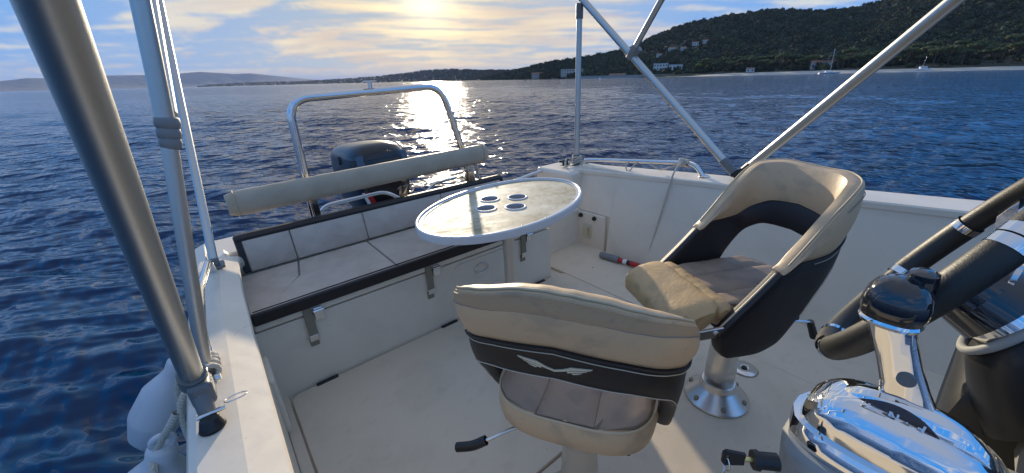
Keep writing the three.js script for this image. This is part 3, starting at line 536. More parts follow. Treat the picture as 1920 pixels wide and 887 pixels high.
// arch rails on the transom
for (const [pts, lab] of [[[[0.44, 0.575, -2.56], [0.50, 0.645, -2.56], [0.90, 0.655, -2.56], [1.0, 0.575, -2.56]], 'low bent steel rail on the transom in front of the outboard'], [[[1.80, 0.30, -2.42], [1.86, 0.545, -2.42], [2.24, 0.58, -2.42], [2.31, 0.30, -2.42]], 'bent steel hand rail at the boarding gap beyond the table'], [[[1.20, 0.575, -2.56], [1.26, 0.635, -2.56], [1.52, 0.645, -2.56], [1.58, 0.575, -2.56]], 'low bent steel rail on the transom beside the arch leg near the table']]) {
  const o = thing('hand_rail', lab, 'rail', pts[0]); part('tube', bentTube(pts, 0.0125, 0.07, 12), M.steel, o);
  for (const p of [pts[0], pts[3]]) part('foot', lathe([[0, 0.008], [0.02, 0.008], [0.028, 0], [0, 0]], 20).translate(...p), M.steel, o);
}
part('transom_pad', box(1.05, 1.66, 0.577, 0.592, -2.56, -2.37, 0.006), M.dark, boat);
// outboard
{
  const o = thing('outboard_motor', 'dark outboard engine with red and white stripes behind the transom', 'outboard motor', [0.98, -0.4, -3.0]);
  const ring = (y, hw, hl, cz, dy = 0, n = 4) => { const r = []; for (let k = 0; k < 48; k++) { const a = k / 48 * 2 * Math.PI, c = Math.cos(a), s = Math.sin(a), w = hw * (1 + 0.10 * (s < 0 ? 1 : 0) * 0); r.push(V(0.98 + w * Math.sign(c) * Math.pow(Math.abs(c), 2 / n), y + dy * s, cz - hl * Math.sign(s) * Math.pow(Math.abs(s), 2 / n))); } return r; };
  part('cowl', loft([ring(0.450, 0.163, 0.330, -3.04), ring(0.500, 0.194, 0.370, -3.05), ring(0.660, 0.211, 0.390, -3.06), ring(0.762, 0.215, 0.385, -3.06), ring(0.842, 0.209, 0.365, -3.06, -0.01)]), M.cowl, o);
  part('cowl_top', loft([ring(0.844, 0.212, 0.370, -3.06, -0.01, 3.6), ring(0.867, 0.209, 0.360, -3.06, -0.015, 3.4), ring(0.907, 0.185, 0.325, -3.06, -0.02, 3.2), ring(0.930, 0.138, 0.260, -3.06, -0.02, 3), ring(0.938, 0.069, 0.150, -3.06, -0.01, 2.6), ring(0.940, 0.009, 0.020, -3.06, 0, 2)]), M.cowl, o);
  part('cowl_crest', [prismX([[-2.735, 0.872], [-2.72, 0.80], [-2.70, 0.80], [-2.725, 0.885]], 0.80, 1.16)], M.cowlLight, o);
  part('mid_section', [loft([ring(0.46, 0.17, 0.26, -3.0), ring(0.30, 0.15, 0.22, -2.98), ring(-0.2, 0.08, 0.16, -2.98), ring(-0.75, 0.05, 0.14, -3.0)]), box(0.85, 1.11, 0.05, 0.45, -2.80, -2.62, 0.03)], M.cowl, o);
  const stripe = (m, y) => part('stripe', prismX([[-2.68, y], [-2.676, y], [-2.676, y + 0.035], [-2.68, y + 0.035]], 0.78, 0.86), m, o);
  const side = (pts, m, n) => part(n, extrude(poly(pts), 0.004).rotateY(-Math.PI / 2).translate(0.767, 0, 0), m, o); // left flank; (z, y)
  const front = (pts, m, n, z = -2.672) => part(n, extrude(poly(pts), 0.006).translate(0, 0, z), m, o);
  front([[0.80, 0.64], [0.83, 0.64], [0.89, 0.50], [0.85, 0.50]], M.red, 'red_stripe'); front([[0.775, 0.645], [0.795, 0.645], [0.845, 0.50], [0.82, 0.50]], M.white, 'white_stripe');
  front([[1.02, 0.735], [1.075, 0.70], [1.15, 0.755], [1.095, 0.672], [1.07, 0.672]], M.silver, 'emblem', -2.669);
  part('number', text('175', 0.062, 0.004).applyMatrix4(new THREE.Matrix4().makeShear(0, 0, 0.25, 0, 0, 0)).translate(1.09, 0.612, -2.67), M.silver, o);
  for (const k of [0, 1]) side([[-3.02 - k * 0.03, 0.80], [-3.008 - k * 0.03, 0.80], [-2.985 - k * 0.03, 0.86], [-2.997 - k * 0.03, 0.86]], M.black, 'vent');
}
// table
{
  const A = 0.5166, B = 0.3367, cx = 1.118, cz = -1.4927, th = 15.73 * R, o = thing('cockpit_table', 'oval off-white table with four cup holes on a grey post before the bench', 'table', [cx, 0, cz], { turn: th, local: true });
  const loc = (x, z) => { const dx = x - cx, dz = z - cz; return [dx * Math.cos(th) - dz * Math.sin(th), dx * Math.sin(th) + dz * Math.cos(th)]; };
  const ell = (a, b, n = 96) => { const s = []; for (let i = 0; i < n; i++) { const t = i / n * 2 * Math.PI; s.push(new THREE.Vector2(a * Math.cos(t), b * Math.sin(t))); } return s; };
  const holes = [[1.098, -1.603], [1.216, -1.521], [0.993, -1.487], [1.105, -1.400]].map(p => loc(...p));
  const top = new THREE.Shape(ell(A - 0.016, B - 0.016));
  for (const [x, z] of holes) { const h = new THREE.Path(); h.absarc(x, -z, 0.044, 0, 2 * Math.PI, true); top.holes.push(h); }
  part('table_top', extrude(top, 0.022, 0, 1, 32).rotateX(-Math.PI / 2).translate(0, 0.716, 0), M.tableTop, o);
  const rim = []; for (let i = 0; i <= 128; i++) { const t = i / 128 * 2 * Math.PI, c = Math.cos(t), s = Math.sin(t); rim.push([[-0.017, 0.712], [-0.017, 0.744], [-0.013, 0.7475], [-0.006, 0.7475], [-0.001, 0.743], [0, 0.730], [-0.002, 0.712]].map(([d, y]) => V((A + d) * c, y, (B + d) * s))); }
  part('rim', loft(rim, true, false), M.plastic, o);
  // paler worn-off border at the rim shows as a separate edging strip
  const edge = new THREE.Shape(ell(A - 0.0175, B - 0.0175)); edge.holes.push(new THREE.Path(ell(A - 0.032, B - 0.032).reverse())); part('edging', extrude(edge, 0.0025).rotateX(-Math.PI / 2).translate(0, 0.7385, 0), M.plastic, o);
  for (const [x, z] of holes) { const c = part('cup_holder', lathe([[0.0435, 0.722], [0.0435, 0.7395], [0.046, 0.742], [0.052, 0.742], [0.0535, 0.7385]], 36).translate(x, 0, z), M.plastic, o); part('cup_bottom', lathe([[0, 0.7215], [0.0425, 0.7215], [0.0428, 0.7385]], 32).translate(x, 0, z), M.cup, c); }
  for (let i = 0; i < 6; i++) { const t = [2.35, 2.55, 2.8, 2.1, 1.8, 1.2][i]; part('screw', lathe([[0, 0.7432], [0.004, 0.7425], [0.0055, 0.7405], [0, 0.7405]], 12).translate((A - 0.028) * Math.cos(t), 0, (B - 0.028) * Math.sin(t)), M.steel, o); }
  part('post', lathe([[0, 0.712], [0.06, 0.712], [0.06, 0.70], [0.035, 0.68], [0.031, 0.66], [0.031, 0.35], [0.033, 0.345], [0.033, 0.03], [0.05, 0.02], [0.085, 0.012], [0.09, 0.0], [0, 0]], 40), M.alu, o);
}

// ---------------------------------------------------------------- helm seats
function makeSeat(name, label, pos, turn, flip) {
  const o = thing(name, label, 'seat', pos, { turn, local: true, group: 'swivel helm seats' });
  // plan of the tub: [x, z] by arc position a = 0 (middle of the back) .. 1 (tip of an arm); front is -z
  const W = flip ? 0.180 : 0.202, D = flip ? 0.135 : 0.160, plan = []; { const raw = [];
    for (let i = 0; i <= 40; i++) { const p = i / 40 * Math.PI / 2; raw.push([W * Math.pow(Math.sin(p), 0.56), 0.03 + D * Math.pow(Math.max(0, Math.cos(p)), 0.56)]); }
    for (let i = 1; i <= 14; i++) raw.push([W + 0.004 * i / 14, 0.03 - 0.25 * i / 14]);
    let L = [0]; for (let i = 1; i < raw.length; i++) L.push(L[i - 1] + Math.hypot(raw[i][0] - raw[i - 1][0], raw[i][1] - raw[i - 1][1]));
    const T = L.at(-1); for (let k = 0; k <= 40; k++) { const s = k / 40 * T; let i = 1; while (i < L.length - 1 && L[i] < s) i++; const t = (s - L[i - 1]) / (L[i] - L[i - 1]); plan.push([lerp(raw[i - 1][0], raw[i][0], t), lerp(raw[i - 1][1], raw[i][1], t)]); } }
  const planAt = a => { const q = clamp(a) * 40, i = Math.min(39, Math.floor(q)), t = q - i; return [lerp(plan[i][0], plan[i + 1][0], t), lerp(plan[i][1], plan[i + 1][1], t)]; };
  const nrm = a => { if (a < 0.004) return [0, 1]; const p = planAt(a - 0.02 > 0 ? a - 0.02 : 0), q = planAt(Math.min(1, a + 0.02)), dx = q[0] - p[0], dz = q[1] - p[1], l = Math.hypot(dx, dz); return [-dz / l, dx / l]; };
  const topT = flip ? [[0, 0.965], [0.2, 0.97], [0.34, 0.955], [0.44, 0.90], [0.54, 0.82], [0.68, 0.715], [0.82, 0.625], [0.94, 0.555], [1, 0.52]] : [[0, 0.968], [0.12, 0.962], [0.22, 0.946], [0.30, 0.922], [0.37, 0.885], [0.45, 0.825], [0.53, 0.775], [0.66, 0.70], [0.82, 0.62], [0.94, 0.555], [1, 0.52]];
  const botT = [[0, 0.736], [0.22, 0.724], [0.32, 0.688], [0.40, 0.61], [0.48, 0.50], [0.56, 0.43], [0.70, 0.405], [0.88, 0.41], [0.96, 0.44], [1, 0.49]];
  const splT = [[0, 0.832], [0.2, 0.818], [0.32, 0.785], [0.42, 0.745], [0.52, 0.735], [0.60, 0.73], [0.66, 0.70]];
  const TH = flip ? 0.044 : 0.036, top = a => cubicTable(topT, a), bot = a => cubicTable(botT, a), spl0 = a => cubicTable(splT, a);
  let AE = 0.5; while (AE < 0.9 && top(AE) - spl0(AE) > 0.008) AE += 0.002;  // where the pale upper part runs out on the arm
  const spl = a => a < AE ? Math.min(spl0(a), top(a) - 0.007) : top(a) - 0.007;
  const wav = (a, s) => flip ? 0.004 * perlin.noise(a * s * 7, 5.3, 1) : 0.004 * perlin.noise(a * s * 7.5 + 0.4, 3.3, 1) + 0.002 * perlin.noise(a * s * 21, 7, 1);
  const yTop = (a, s) => top(a) + wav(a, s) * (1 - sst(AE - 0.2, AE, a));
  const point = (a, s, y, off) => { const [x, z] = planAt(a), n = nrm(a), d = off + (flip ? 0.0 : 0.07) * Math.max(0, y - 0.55) * (1 - 0.5 * sst(0.5, 0.85, a)); return V(s * (x + Math.max(0, n[0]) * d), y, z + Math.max(-0.2, n[1]) * d + (y - 0.6) * 0.14); };
  const rows = (a0, n) => { const r = []; for (let i = n; i >= 1; i--) r.push([a0 * i / n, -1]); for (let i = 0; i <= n; i++) r.push([a0 * i / n, 1]); return r; };
  const section = (a, s, lo, hi, grow, bulge) => { // closed outline of the upholstery, rounded along both edges
    const r = Math.min(0.015, (hi - lo) * 0.45), pts = [];
    for (let i = 0; i <= 8; i++) { const t = i / 8; pts.push(point(a, s, lerp(lo + r, hi - r, t), TH + grow + bulge * Math.sin(Math.PI * t))); }
    pts.push(point(a, s, hi - r * 0.3, TH + grow - 0.004), point(a, s, hi, TH * 0.64), point(a, s, hi, TH * 0.36), point(a, s, hi - r * 0.3, 0.004 - grow));
    for (let i = 8; i >= 0; i--) { const t = i / 8; pts.push(point(a, s, lerp(lo + r, hi - r, t), -grow - bulge * Math.sin(Math.PI * t))); }
    pts.push(point(a, s, lo + r * 0.3, 0.004 - grow), point(a, s, lo, TH * 0.36), point(a, s, lo, TH * 0.64), point(a, s, lo + r * 0.3, TH + grow - 0.004));
    return pts;
  };
  part('back_pad', loft(rows(AE, 44).map(([a, s]) => section(a, s, spl(a), yTop(a, s), 0.0025, 0.008 * (1 - sst(AE - 0.15, AE, a))))), M.beige, o);
  part('shell', loft(rows(1, 60).map(([a, s]) => section(a, s, bot(a), a < AE ? Math.min(spl(a) + 0.006, yTop(a, s) - 0.004) : top(a), 0, 0.003))), M.dark, o);
  const line = (f, off, r, mat, nm, ks) => part(nm, new THREE.TubeGeometry(curve(ks.map(([a, s]) => point(a, s, f(a, s), off))), 160, r, 6), mat, o);
  line(yTop, TH * 0.8, 0.0026, M.piping, 'piping', rows(AE - 0.03, 30)); line(a => spl(a) + 0.001, TH + 0.003, 0.0028, M.dark, 'seam', rows(AE - 0.02, 30));
  line((a, s) => yTop(a, s) - 0.030 - 0.016 * Math.cos(a * 4.2), TH + 0.0078, 0.0013, M.seam, 'stitching', rows(0.42, 24));
  line(a => spl(a) - 0.012, TH + 0.0015, 0.0011, M.thread, 'stitching', rows(0.5, 24)); line(a => bot(a) + 0.012, TH + 0.0015, 0.0011, M.thread, 'stitching', rows(0.46, 24));
  for (const q of [-1, 1]) line(a => top(a) - 0.003, TH * 0.5, 0.0045, M.piping, 'arm_piping', Array.from({ length: 16 }, (_, i) => [lerp(AE + 0.01, 0.99, i / 15), q]));
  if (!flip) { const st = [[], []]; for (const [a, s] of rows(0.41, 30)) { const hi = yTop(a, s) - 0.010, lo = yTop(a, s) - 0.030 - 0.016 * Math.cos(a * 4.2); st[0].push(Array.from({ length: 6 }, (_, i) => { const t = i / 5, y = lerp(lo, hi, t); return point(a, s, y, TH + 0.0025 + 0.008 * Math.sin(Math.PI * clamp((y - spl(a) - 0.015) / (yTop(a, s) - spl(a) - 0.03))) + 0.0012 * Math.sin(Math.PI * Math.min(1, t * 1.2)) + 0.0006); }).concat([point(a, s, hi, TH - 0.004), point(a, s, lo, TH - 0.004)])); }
    part('head_band', loft(st[0]), M.darker, o, { label: 'darker brown band under the top edge of the back' }); }  // strip of darker brown between the stitching and the top edge
  // winged emblem on the back band: thin raised feathers following the curve
  const feather = (pts) => { const inner = [], ring = pts.map(([x, y]) => { const k = 0; const zz = 0.03 + D * Math.pow(Math.max(0, Math.cos(Math.asin(Math.min(1, Math.pow(Math.abs(x) / W, 1 / 0.56))))), 0.56); return V(-x * 1.12, 0.786 + y * 1.12, zz + TH + 0.0052 + 0.07 * (0.236 + y * 1.12) + 0.14 * (0.186 + y * 1.12)); }); return loft([ring, ring.map(p => p.clone().add(V(0, 0, -0.006)))]); };
  const em = []; for (const s of [-1, 1]) { const f = a => em.push(feather(s > 0 ? a.map(([x, y]) => [x, y]) : a.map(([x, y]) => [-x, y]).reverse()));
    f([[0, -0.007], [0.014, -0.002], [0.03, 0.007], [0.066, 0.011], [0.060, 0.007], [0.034, 0.002], [0.016, -0.006], [0, -0.011]]); f([[0.022, -0.0045], [0.036, 0.0005], [0.057, 0.004], [0.050, 0.0005], [0.036, -0.003], [0.024, -0.008]]); f([[0.030, -0.0075], [0.038, -0.005], [0.048, -0.003], [0.042, -0.0065], [0.034, -0.0095]]); }
  part('wing_emblem', em, M.emblem, o);
  // cushion
  const rs = (hw, zf, zb, e) => { const s = [], c = (zf + zb) / 2, hl = (zb - zf) / 2; for (let i = 0; i < 56; i++) { const t = i / 56 * 2 * Math.PI, a = Math.cos(t), b = Math.sin(t); s.push([hw * Math.sign(a) * Math.pow(Math.abs(a), 2 / e), c + hl * Math.sign(b) * Math.pow(Math.abs(b), 2 / e)]); } return s; };
  const ZF = flip ? -0.20 : -0.25, ZB = 0.20, HW = flip ? 0.176 : 0.206;
  const cr = (y, d) => rs(HW - d, ZF + d, ZB - d, 3.6).map(([x, z]) => V(x, y, z));
  part('cushion_side', loft([cr(0.470, 0.03), cr(0.478, 0.012), cr(0.492, 0.002), cr(0.525, -0.002), cr(0.552, 0.001), cr(0.560, 0.004)]), M.beige, o);
  const topG = []; // three upholstered strips, crowned, with sunk seams
  for (const [a, b] of [[-HW + 0.004, -0.0685], [-0.0675, 0.0675], [0.0685, HW - 0.004]]) {
    const rings = []; for (let i = 0; i <= 16; i++) { const t = i / 16, z = lerp(ZF + 0.008, ZB - 0.008, t), ring = []; const lim = (HW - 0.006) * Math.pow(Math.max(0.02, 1 - Math.pow(Math.abs((z - (ZF + ZB) / 2) / ((ZB - ZF) / 2 - 0.006)), 3.6)), 1 / 3.6);
      for (let j = 0; j <= 8; j++) { const x = clamp(lerp(a, b, j / 8), -lim, lim); const e = Math.min(1, Math.min(j, 8 - j) / 1.6, Math.min(i, 16 - i) / 2); ring.push(V(x, 0.557 + (Math.abs(x) < 0.075 && j !== 4 ? 0.010 + 0.011 * Math.pow(e, 0.5) : 0.021 * Math.pow(e, 0.55)) + 0.004 * perlin.noise(x * 14, z * 14, flip ? 4 : 9), z)); }
      ring.push(V(clamp(b, -lim, lim), 0.548, z), V(clamp(a, -lim, lim), 0.548, z)); rings.push(ring); }
    part('cushion_panel', loft(rings), M.seatTop, o);
  }
  part('piping', new THREE.TubeGeometry(curve(cr(0.561, 0.003), true), 120, 0.0032, 6, true), M.piping, o);
  // flip-up front bolster
  if (flip) {
    const b = part('front_bolster', loft(Array.from({ length: 21 }, (_, i) => { const x = lerp(-0.195, 0.195, i / 20), e = Math.min(i, 20 - i), s = e === 0 ? 0.55 : e === 1 ? 0.85 : e === 2 ? 0.96 : 1, ring = []; for (let k = 0; k < 28; k++) { const a = k / 28 * 2 * Math.PI, c = Math.cos(a), q = Math.sin(a), w = 1 + 0.06 * perlin.noise(x * 16 + 3, a * 1.6, 2) + 0.03 * perlin.noise(x * 45, a * 4, 6); ring.push(V(x, 0.548 + (0.046 * s * w) * Math.sign(q) * Math.pow(Math.abs(q), 0.7) + 0.02 * c, -0.285 + 0.088 * s * w * Math.sign(c) * Math.pow(Math.abs(c), 0.7))); } return ring; })), M.beigeDeep, o, { label: 'wrinkled beige front bolster pad' });
    part('roll', loft(Array.from({ length: 25 }, (_, i) => { const x = lerp(-0.182, 0.182, i / 24), e = Math.min(i, 24 - i), s = e === 0 ? 0.5 : e === 1 ? 0.85 : 1, ring = []; for (let k = 0; k < 18; k++) { const a = k / 18 * 2 * Math.PI, w = 1 + 0.10 * Math.sin(x * 150 + Math.sin(a) * 2) * 0.5 + 0.08 * perlin.noise(x * 30, a, 3); ring.push(V(x, 0.558 + 0.034 * s * w * Math.sin(a), -0.185 + 0.040 * s * w * Math.cos(a))); } return ring; })), M.beigeDeep, b);
    for (const q of [1, -1]) { part('bolster_hinge', box(q > 0 ? 0.205 : -0.218, q > 0 ? 0.218 : -0.205, 0.50, 0.535, -0.33, -0.16, 0.004), M.alu, o); part('hinge_bolt', cyl(V(q * 0.217, 0.52, -0.24), V(q * 0.226, 0.52, -0.24), 0.008), M.chrome, o); }
  }
  part('seat_plate', [box(-0.15, 0.15, 0.452, 0.472, -0.16, 0.15, 0.006), box(-0.12, 0.12, 0.425, 0.453, -0.12, 0.12, 0.01)], M.black, o);
  const lv = part('lever', tube([[0.08, 0.44, 0.1], [0.15, 0.435, 0.14], [0.20, 0.425, 0.18], [0.225, 0.415, 0.19]].map(([x, y, z]) => flip ? [-0.11 - (x - 0.08) * 0.1, y - 0.01, z + 0.02 + (x - 0.08) * 0.2] : [-x, y, z]), 0.005, 24, 8), M.steel, o);
  part('lever_grip', flip ? cyl(V(-0.122, 0.415, 0.232), V(-0.128, 0.345, 0.262), 0.012, 0.014) : tube([[-0.215, 0.418, 0.185], [-0.25, 0.402, 0.20], [-0.295, 0.385, 0.205]], 0.013, 20, 12), M.black, lv);
  part('pedestal', lathe([[0.04, 0.43], [0.052, 0.43], [0.052, 0.30], [0.0535, 0.298], [0.0535, 0.225], [0.055, 0.222], [0.055, 0.165], [0.057, 0.163], [0.057, 0.085], [0.0, 0.085]], 48), M.alu, o);
  const bs = part('pedestal_base', lathe([[0.0, 0.092], [0.061, 0.092], [0.066, 0.088], [0.068, 0.066], [0.072, 0.06], [0.112, 0.018], [0.122, 0.012], [0.125, 0.006], [0.124, 0.0], [0, 0]], 56), M.alu, o);
  for (let i = 0; i < 6; i++) { const a = i * Math.PI / 3 + 0.4; part('bolt', cyl(V(Math.cos(a) * 0.103, 0.018, Math.sin(a) * 0.103), V(Math.cos(a) * 0.106, 0.032, Math.sin(a) * 0.106), 0.011, 0.009, 12), M.strap, bs); }
  part('catch', tube([[0.057, 0.15, 0.0], [0.066, 0.14, 0.006], [0.066, 0.155, 0.02], [0.06, 0.175, 0.024]], 0.004, 16, 6), M.black, o);
  return o;
}
const seat1 = makeSeat('swivel_chair', 'near beige and dark brown seat seen from behind with a winged emblem', [0.648, 0, -0.572], -59.3 * R, false);
const seat2 = makeSeat('swivel_chair', 'beige and dark brown seat turned left beside the steering wheel', [1.43, 0, -0.5], 62 * R, true);

// ---------------------------------------------------------------- bimini frame
const pole = (o, name, a, b, r, mat = M.anod, n = 28) => part(name, cyl(V(...a), V(...b), r, r, n), mat, o);
const along = (a, b, t) => a.map((v, i) => v + (b[i] - v) * t);
{
  const foot = [-0.150, 0.631, -0.95], o = thing('bimini_pole', 'thick grey bimini pole slanting up from its deck hinge at the far left', 'pole', foot);
  const a = [-0.157, 0.712, -1.02], b = [-0.07, 1.389, -0.56];
  pole(o, 'tube', a, along(a, b, 1.5), 0.0218);
  part('end_cap', cyl(V(...along(a, b, -0.02)), V(...along(a, b, 0.035)), 0.028, 0.027, 28), M.greyPlastic, o);
  part('knuckle', [box(-0.172, -0.126, 0.655, 0.715, -1.035, -0.975, 0.012), cyl(V(-0.152, 0.70, -1.005), V(-0.150, 0.645, -0.955), 0.020, 0.016, 20)], M.greyPlastic, o);
  part('deck_hinge', [lathe([[0, 0.03], [0.012, 0.03], [0.018, 0.024], [0.024, 0.004], [0.026, 0], [0, 0]], 24).translate(-0.148, 0.630, -0.935)], M.black, o);
  part('hinge_pin', [cyl(V(-0.168, 0.662, -0.94), V(-0.115, 0.662, -0.94), 0.005), cyl(V(-0.118, 0.705, -1.0), V(-0.108, 0.705, -1.0), 0.008)], M.steel, o);
  part('pull_ring', new THREE.TorusGeometry(0.022, 0.0016, 8, 36).rotateX(Math.PI / 2 - 0.35).translate(-0.092, 0.672, -0.945), M.steel, o);
}
{
  const a = [-0.150, 0.640, -1.150], k = [-0.045, 1.255, -1.167], b = [-0.013, 1.494, -1.167], o = thing('bimini_pole', 'bluish grey bimini pole with a wrapped strap joint, second from the left', 'pole', a);
  pole(o, 'tube', a, along(a, k, 1.0), 0.0160); pole(o, 'tube', k, along(k, b, 2.2), 0.0172);
  part('foot_plate', lathe([[0, 0.018], [0.022, 0.016], [0.03, 0], [0, 0]], 20).translate(-0.151, 0.629, -1.15), M.greyPlastic, o);
  for (const [y, r] of [[1.236, 0.0205], [1.258, 0.022], [1.216, 0.019]]) { const t = (y - 0.64) / 0.615; part('strap', lathe([[0.015, -0.014], [r, -0.010], [r + 0.002, 0], [r, 0.011], [0.015, 0.014]], 18).rotateZ(-0.18).rotateX(0.1 * (y - 1.23) * 40).translate(lerp(a[0], k[0], t) + 0.003, y, lerp(a[2], k[2], t)), M.webbing, o); }
}
{
  const a = [-0.035, 1.275, -1.21], b = [0.01, 1.60, -1.50], o = thing('bimini_pole', 'thin grey pole meeting the strap joint, third from the left', 'pole', a);
  pole(o, 'tube', a, along(a, b, 1.5), 0.0165); { const c = along(a, b, 0.93), d = along(a, b, 1.02); part('sleeve', cyl(V(...c), V(...d), 0.0205, 0.0205, 20), M.greyPlastic, o); }
}
{
  const a = [-0.088, 0.665, -1.99], b = [0.035, 1.715, -2.897], o = thing('bimini_pole', 'slim grey pole rising from the stern end of the left gunwale', 'pole', [-0.09, 0.628, -2.0]);
  pole(o, 'tube', a, along(a, b, 1.25), 0.0165); part('foot', [box(-0.125, -0.055, 0.628, 0.640, -2.04, -1.96, 0.004), box(-0.105, -0.07, 0.638, 0.675, -2.005, -1.97, 0.008)], M.greyPlastic, o);
}
{
  const o = thing('bimini_pole', 'upright grey pole at the stern end of the right gunwale', 'pole', [2.45, 0.615, -2.236]);
  pole(o, 'tube', [2.45, 0.66, -2.236], [2.45, 1.80, -2.214], 0.0215); part('foot', [cyl(V(2.45, 0.60, -2.236), V(2.45, 0.70, -2.235), 0.027, 0.026), lathe([[0, 0.012], [0.045, 0.010], [0.05, 0], [0, 0]], 24).translate(2.45, 0.607, -2.236)], M.greyPlastic, o);
  part('top_joint', [cyl(V(2.45, 1.70, -2.216), V(2.45, 1.80, -2.214), 0.027, 0.027)], M.greyPlastic, o);
}
const FOOT = [2.475, 0.712, -0.985];
{
  const t = [2.45, 1.835, -2.205], o = thing('bimini_pole', 'long grey pole slanting from the right gunwale up to the stern upright', 'pole', FOOT);
  const a = along(FOOT, t, 0.03); pole(o, 'tube', a, along(FOOT, t, 1.3), 0.0235); part('end_cap', cyl(V(...along(FOOT, t, 0.0)), V(...along(FOOT, t, 0.06)), 0.026, 0.027), M.greyPlastic, o);
}
{
  const t = [2.192, 1.475, -0.241], o = thing('bimini_pole', 'bright thick grey pole slanting up to the right behind the turned seat', 'pole', [2.475, 0.675, -0.95]);
  const f = [2.475, 0.72, -0.935]; pole(o, 'tube', along(f, t, 0.03), along(f, t, 1.5), 0.0245); part('end_cap', cyl(V(...along(f, t, -0.01)), V(...along(f, t, 0.07)), 0.029, 0.0285), M.black, o);
  part('deck_hinge', [cyl(V(2.475, 0.665, -0.96), V(2.475, 0.705, -0.96), 0.026, 0.018), box(2.455, 2.495, 0.685, 0.725, -1.0, -0.92, 0.01)], M.black, o);
}
{
  const a = [2.44, 1.425, -1.738], b = [2.40, 1.702, -1.517], o = thing('bimini_pole', 'short grey strut clamped to the slanting right pole near the sky', 'pole', a);
  pole(o, 'tube', a, along(a, b, 1.6), 0.019); part('clamp', [cyl(V(...along(a, b, -0.09)), V(...along(a, b, 0.16)), 0.0245, 0.0235), cyl(V(2.462, 1.40, -1.76), V(2.462, 1.46, -1.70), 0.03, 0.03)], M.webbing, o);
}
// gunwale rails
{
  let o = thing('gunwale_rail', 'polished steel hand rail along the left gunwale', 'rail', [-0.135, 0.63, -1.2]);
  part('tube', bentTube([[-0.140, 0.628, -1.22], [-0.140, 0.690, -1.27], [-0.133, 0.700, -1.6], [-0.10, 0.695, -1.90], [-0.098, 0.628, -1.95]], 0.0125, 0.05, 12), M.chrome, o);
  o = thing('gunwale_rail', 'polished steel hand rail along the right gunwale', 'rail', [2.45, 0.65, -1.15]);
  part('tube', bentTube([[2.45, 0.66, -1.15], [2.45, 0.745, -1.22], [2.45, 0.70, -1.75], [2.45, 0.665, -2.14], [2.45, 0.615, -2.19]], 0.0145, 0.07, 14), M.steel, o);
  part('foot', lathe([[0, 0.008], [0.028, 0.007], [0.034, 0], [0, 0]], 20).translate(2.45, 0.667, -1.15), M.steel, o);
}
// ropes
{
  let o = thing('rope', 'pale line knotted on the right rail and hanging down the side wall', 'rope', [2.34, 0, -1.38]);
  part('strand', tube([[2.45, 0.752, -1.29], [2.40, 0.735, -1.295], [2.352, 0.69, -1.30], [2.338, 0.60, -1.315], [2.30, 0.30, -1.36], [2.262, 0.02, -1.40], [2.20, 0.012, -1.36]], 0.0055, 90, 8), M.rope, o);
  const kn = []; for (let i = 0; i <= 46; i++) { const a = i * 0.75; kn.push([2.45 + Math.cos(a) * 0.022, 0.738 + Math.sin(a) * 0.022, -1.32 + i / 46 * 0.06 + 0.006 * Math.sin(i * 2.1)]); } part('knot', tube(kn, 0.006, 220, 7), M.rope, o);
  part('loop', tube([[2.45, 0.735, -1.31], [2.43, 0.69, -1.40], [2.44, 0.675, -1.46], [2.45, 0.70, -1.54], [2.45, 0.715, -1.60], [2.43, 0.690, -1.65], [2.42, 0.645, -1.68], [2.41, 0.638, -1.70], [2.42, 0.675, -1.72], [2.44, 0.69, -1.715]], 0.0055, 120, 8), M.rope, o);
  o = thing('rope', 'tangled tan line tied round the foot of the right stern pole', 'rope', [2.43, 0.61, -2.22]);
  const q = []; for (let i = 0; i <= 50; i++) { const a = i * 0.62; q.push([2.45 + Math.cos(a) * (0.034 + 0.012 * Math.sin(i * 1.7)), 0.63 + i / 50 * 0.055 + 0.008 * Math.sin(i * 2.3), -2.236 + Math.sin(a) * (0.034 + 0.012 * Math.cos(i * 1.3))]); }
  part('knot', tube(q, 0.0065, 240, 7), M.rope, o); part('tail', tube([[2.43, 0.66, -2.25], [2.38, 0.67, -2.28], [2.33, 0.64, -2.25], [2.315, 0.60, -2.22], [2.31, 0.50, -2.16], [2.30, 0.33, -2.12]], 0.0065, 70, 8), M.rope, o);
  o = thing('rope', 'pale line wound round the left gunwale cleat', 'rope', [-0.145, 0.63, -1.16]);
  const w = []; for (let i = 0; i <= 60; i++) { const a = i * 0.7; w.push([-0.142 + Math.cos(a) * 0.022, 0.652 + Math.sin(a) * 0.018, -1.20 + i / 60 * 0.085 + 0.006 * Math.sin(i)]); } part('coil', tube(w, 0.0065, 300, 7), M.rope, o);
  part('tail', tube([[-0.15, 0.66, -1.12], [-0.19, 0.645, -1.10], [-0.215, 0.60, -1.09], [-0.222, 0.50, -1.08], [-0.225, 0.40, -1.07]], 0.0065, 50, 8), M.rope, o);
  part('tail', tube([[-0.15, 0.66, -1.18], [-0.195, 0.648, -1.20], [-0.222, 0.60, -1.21], [-0.235, 0.545, -1.215]], 0.0065, 40, 8), M.rope, o);
}
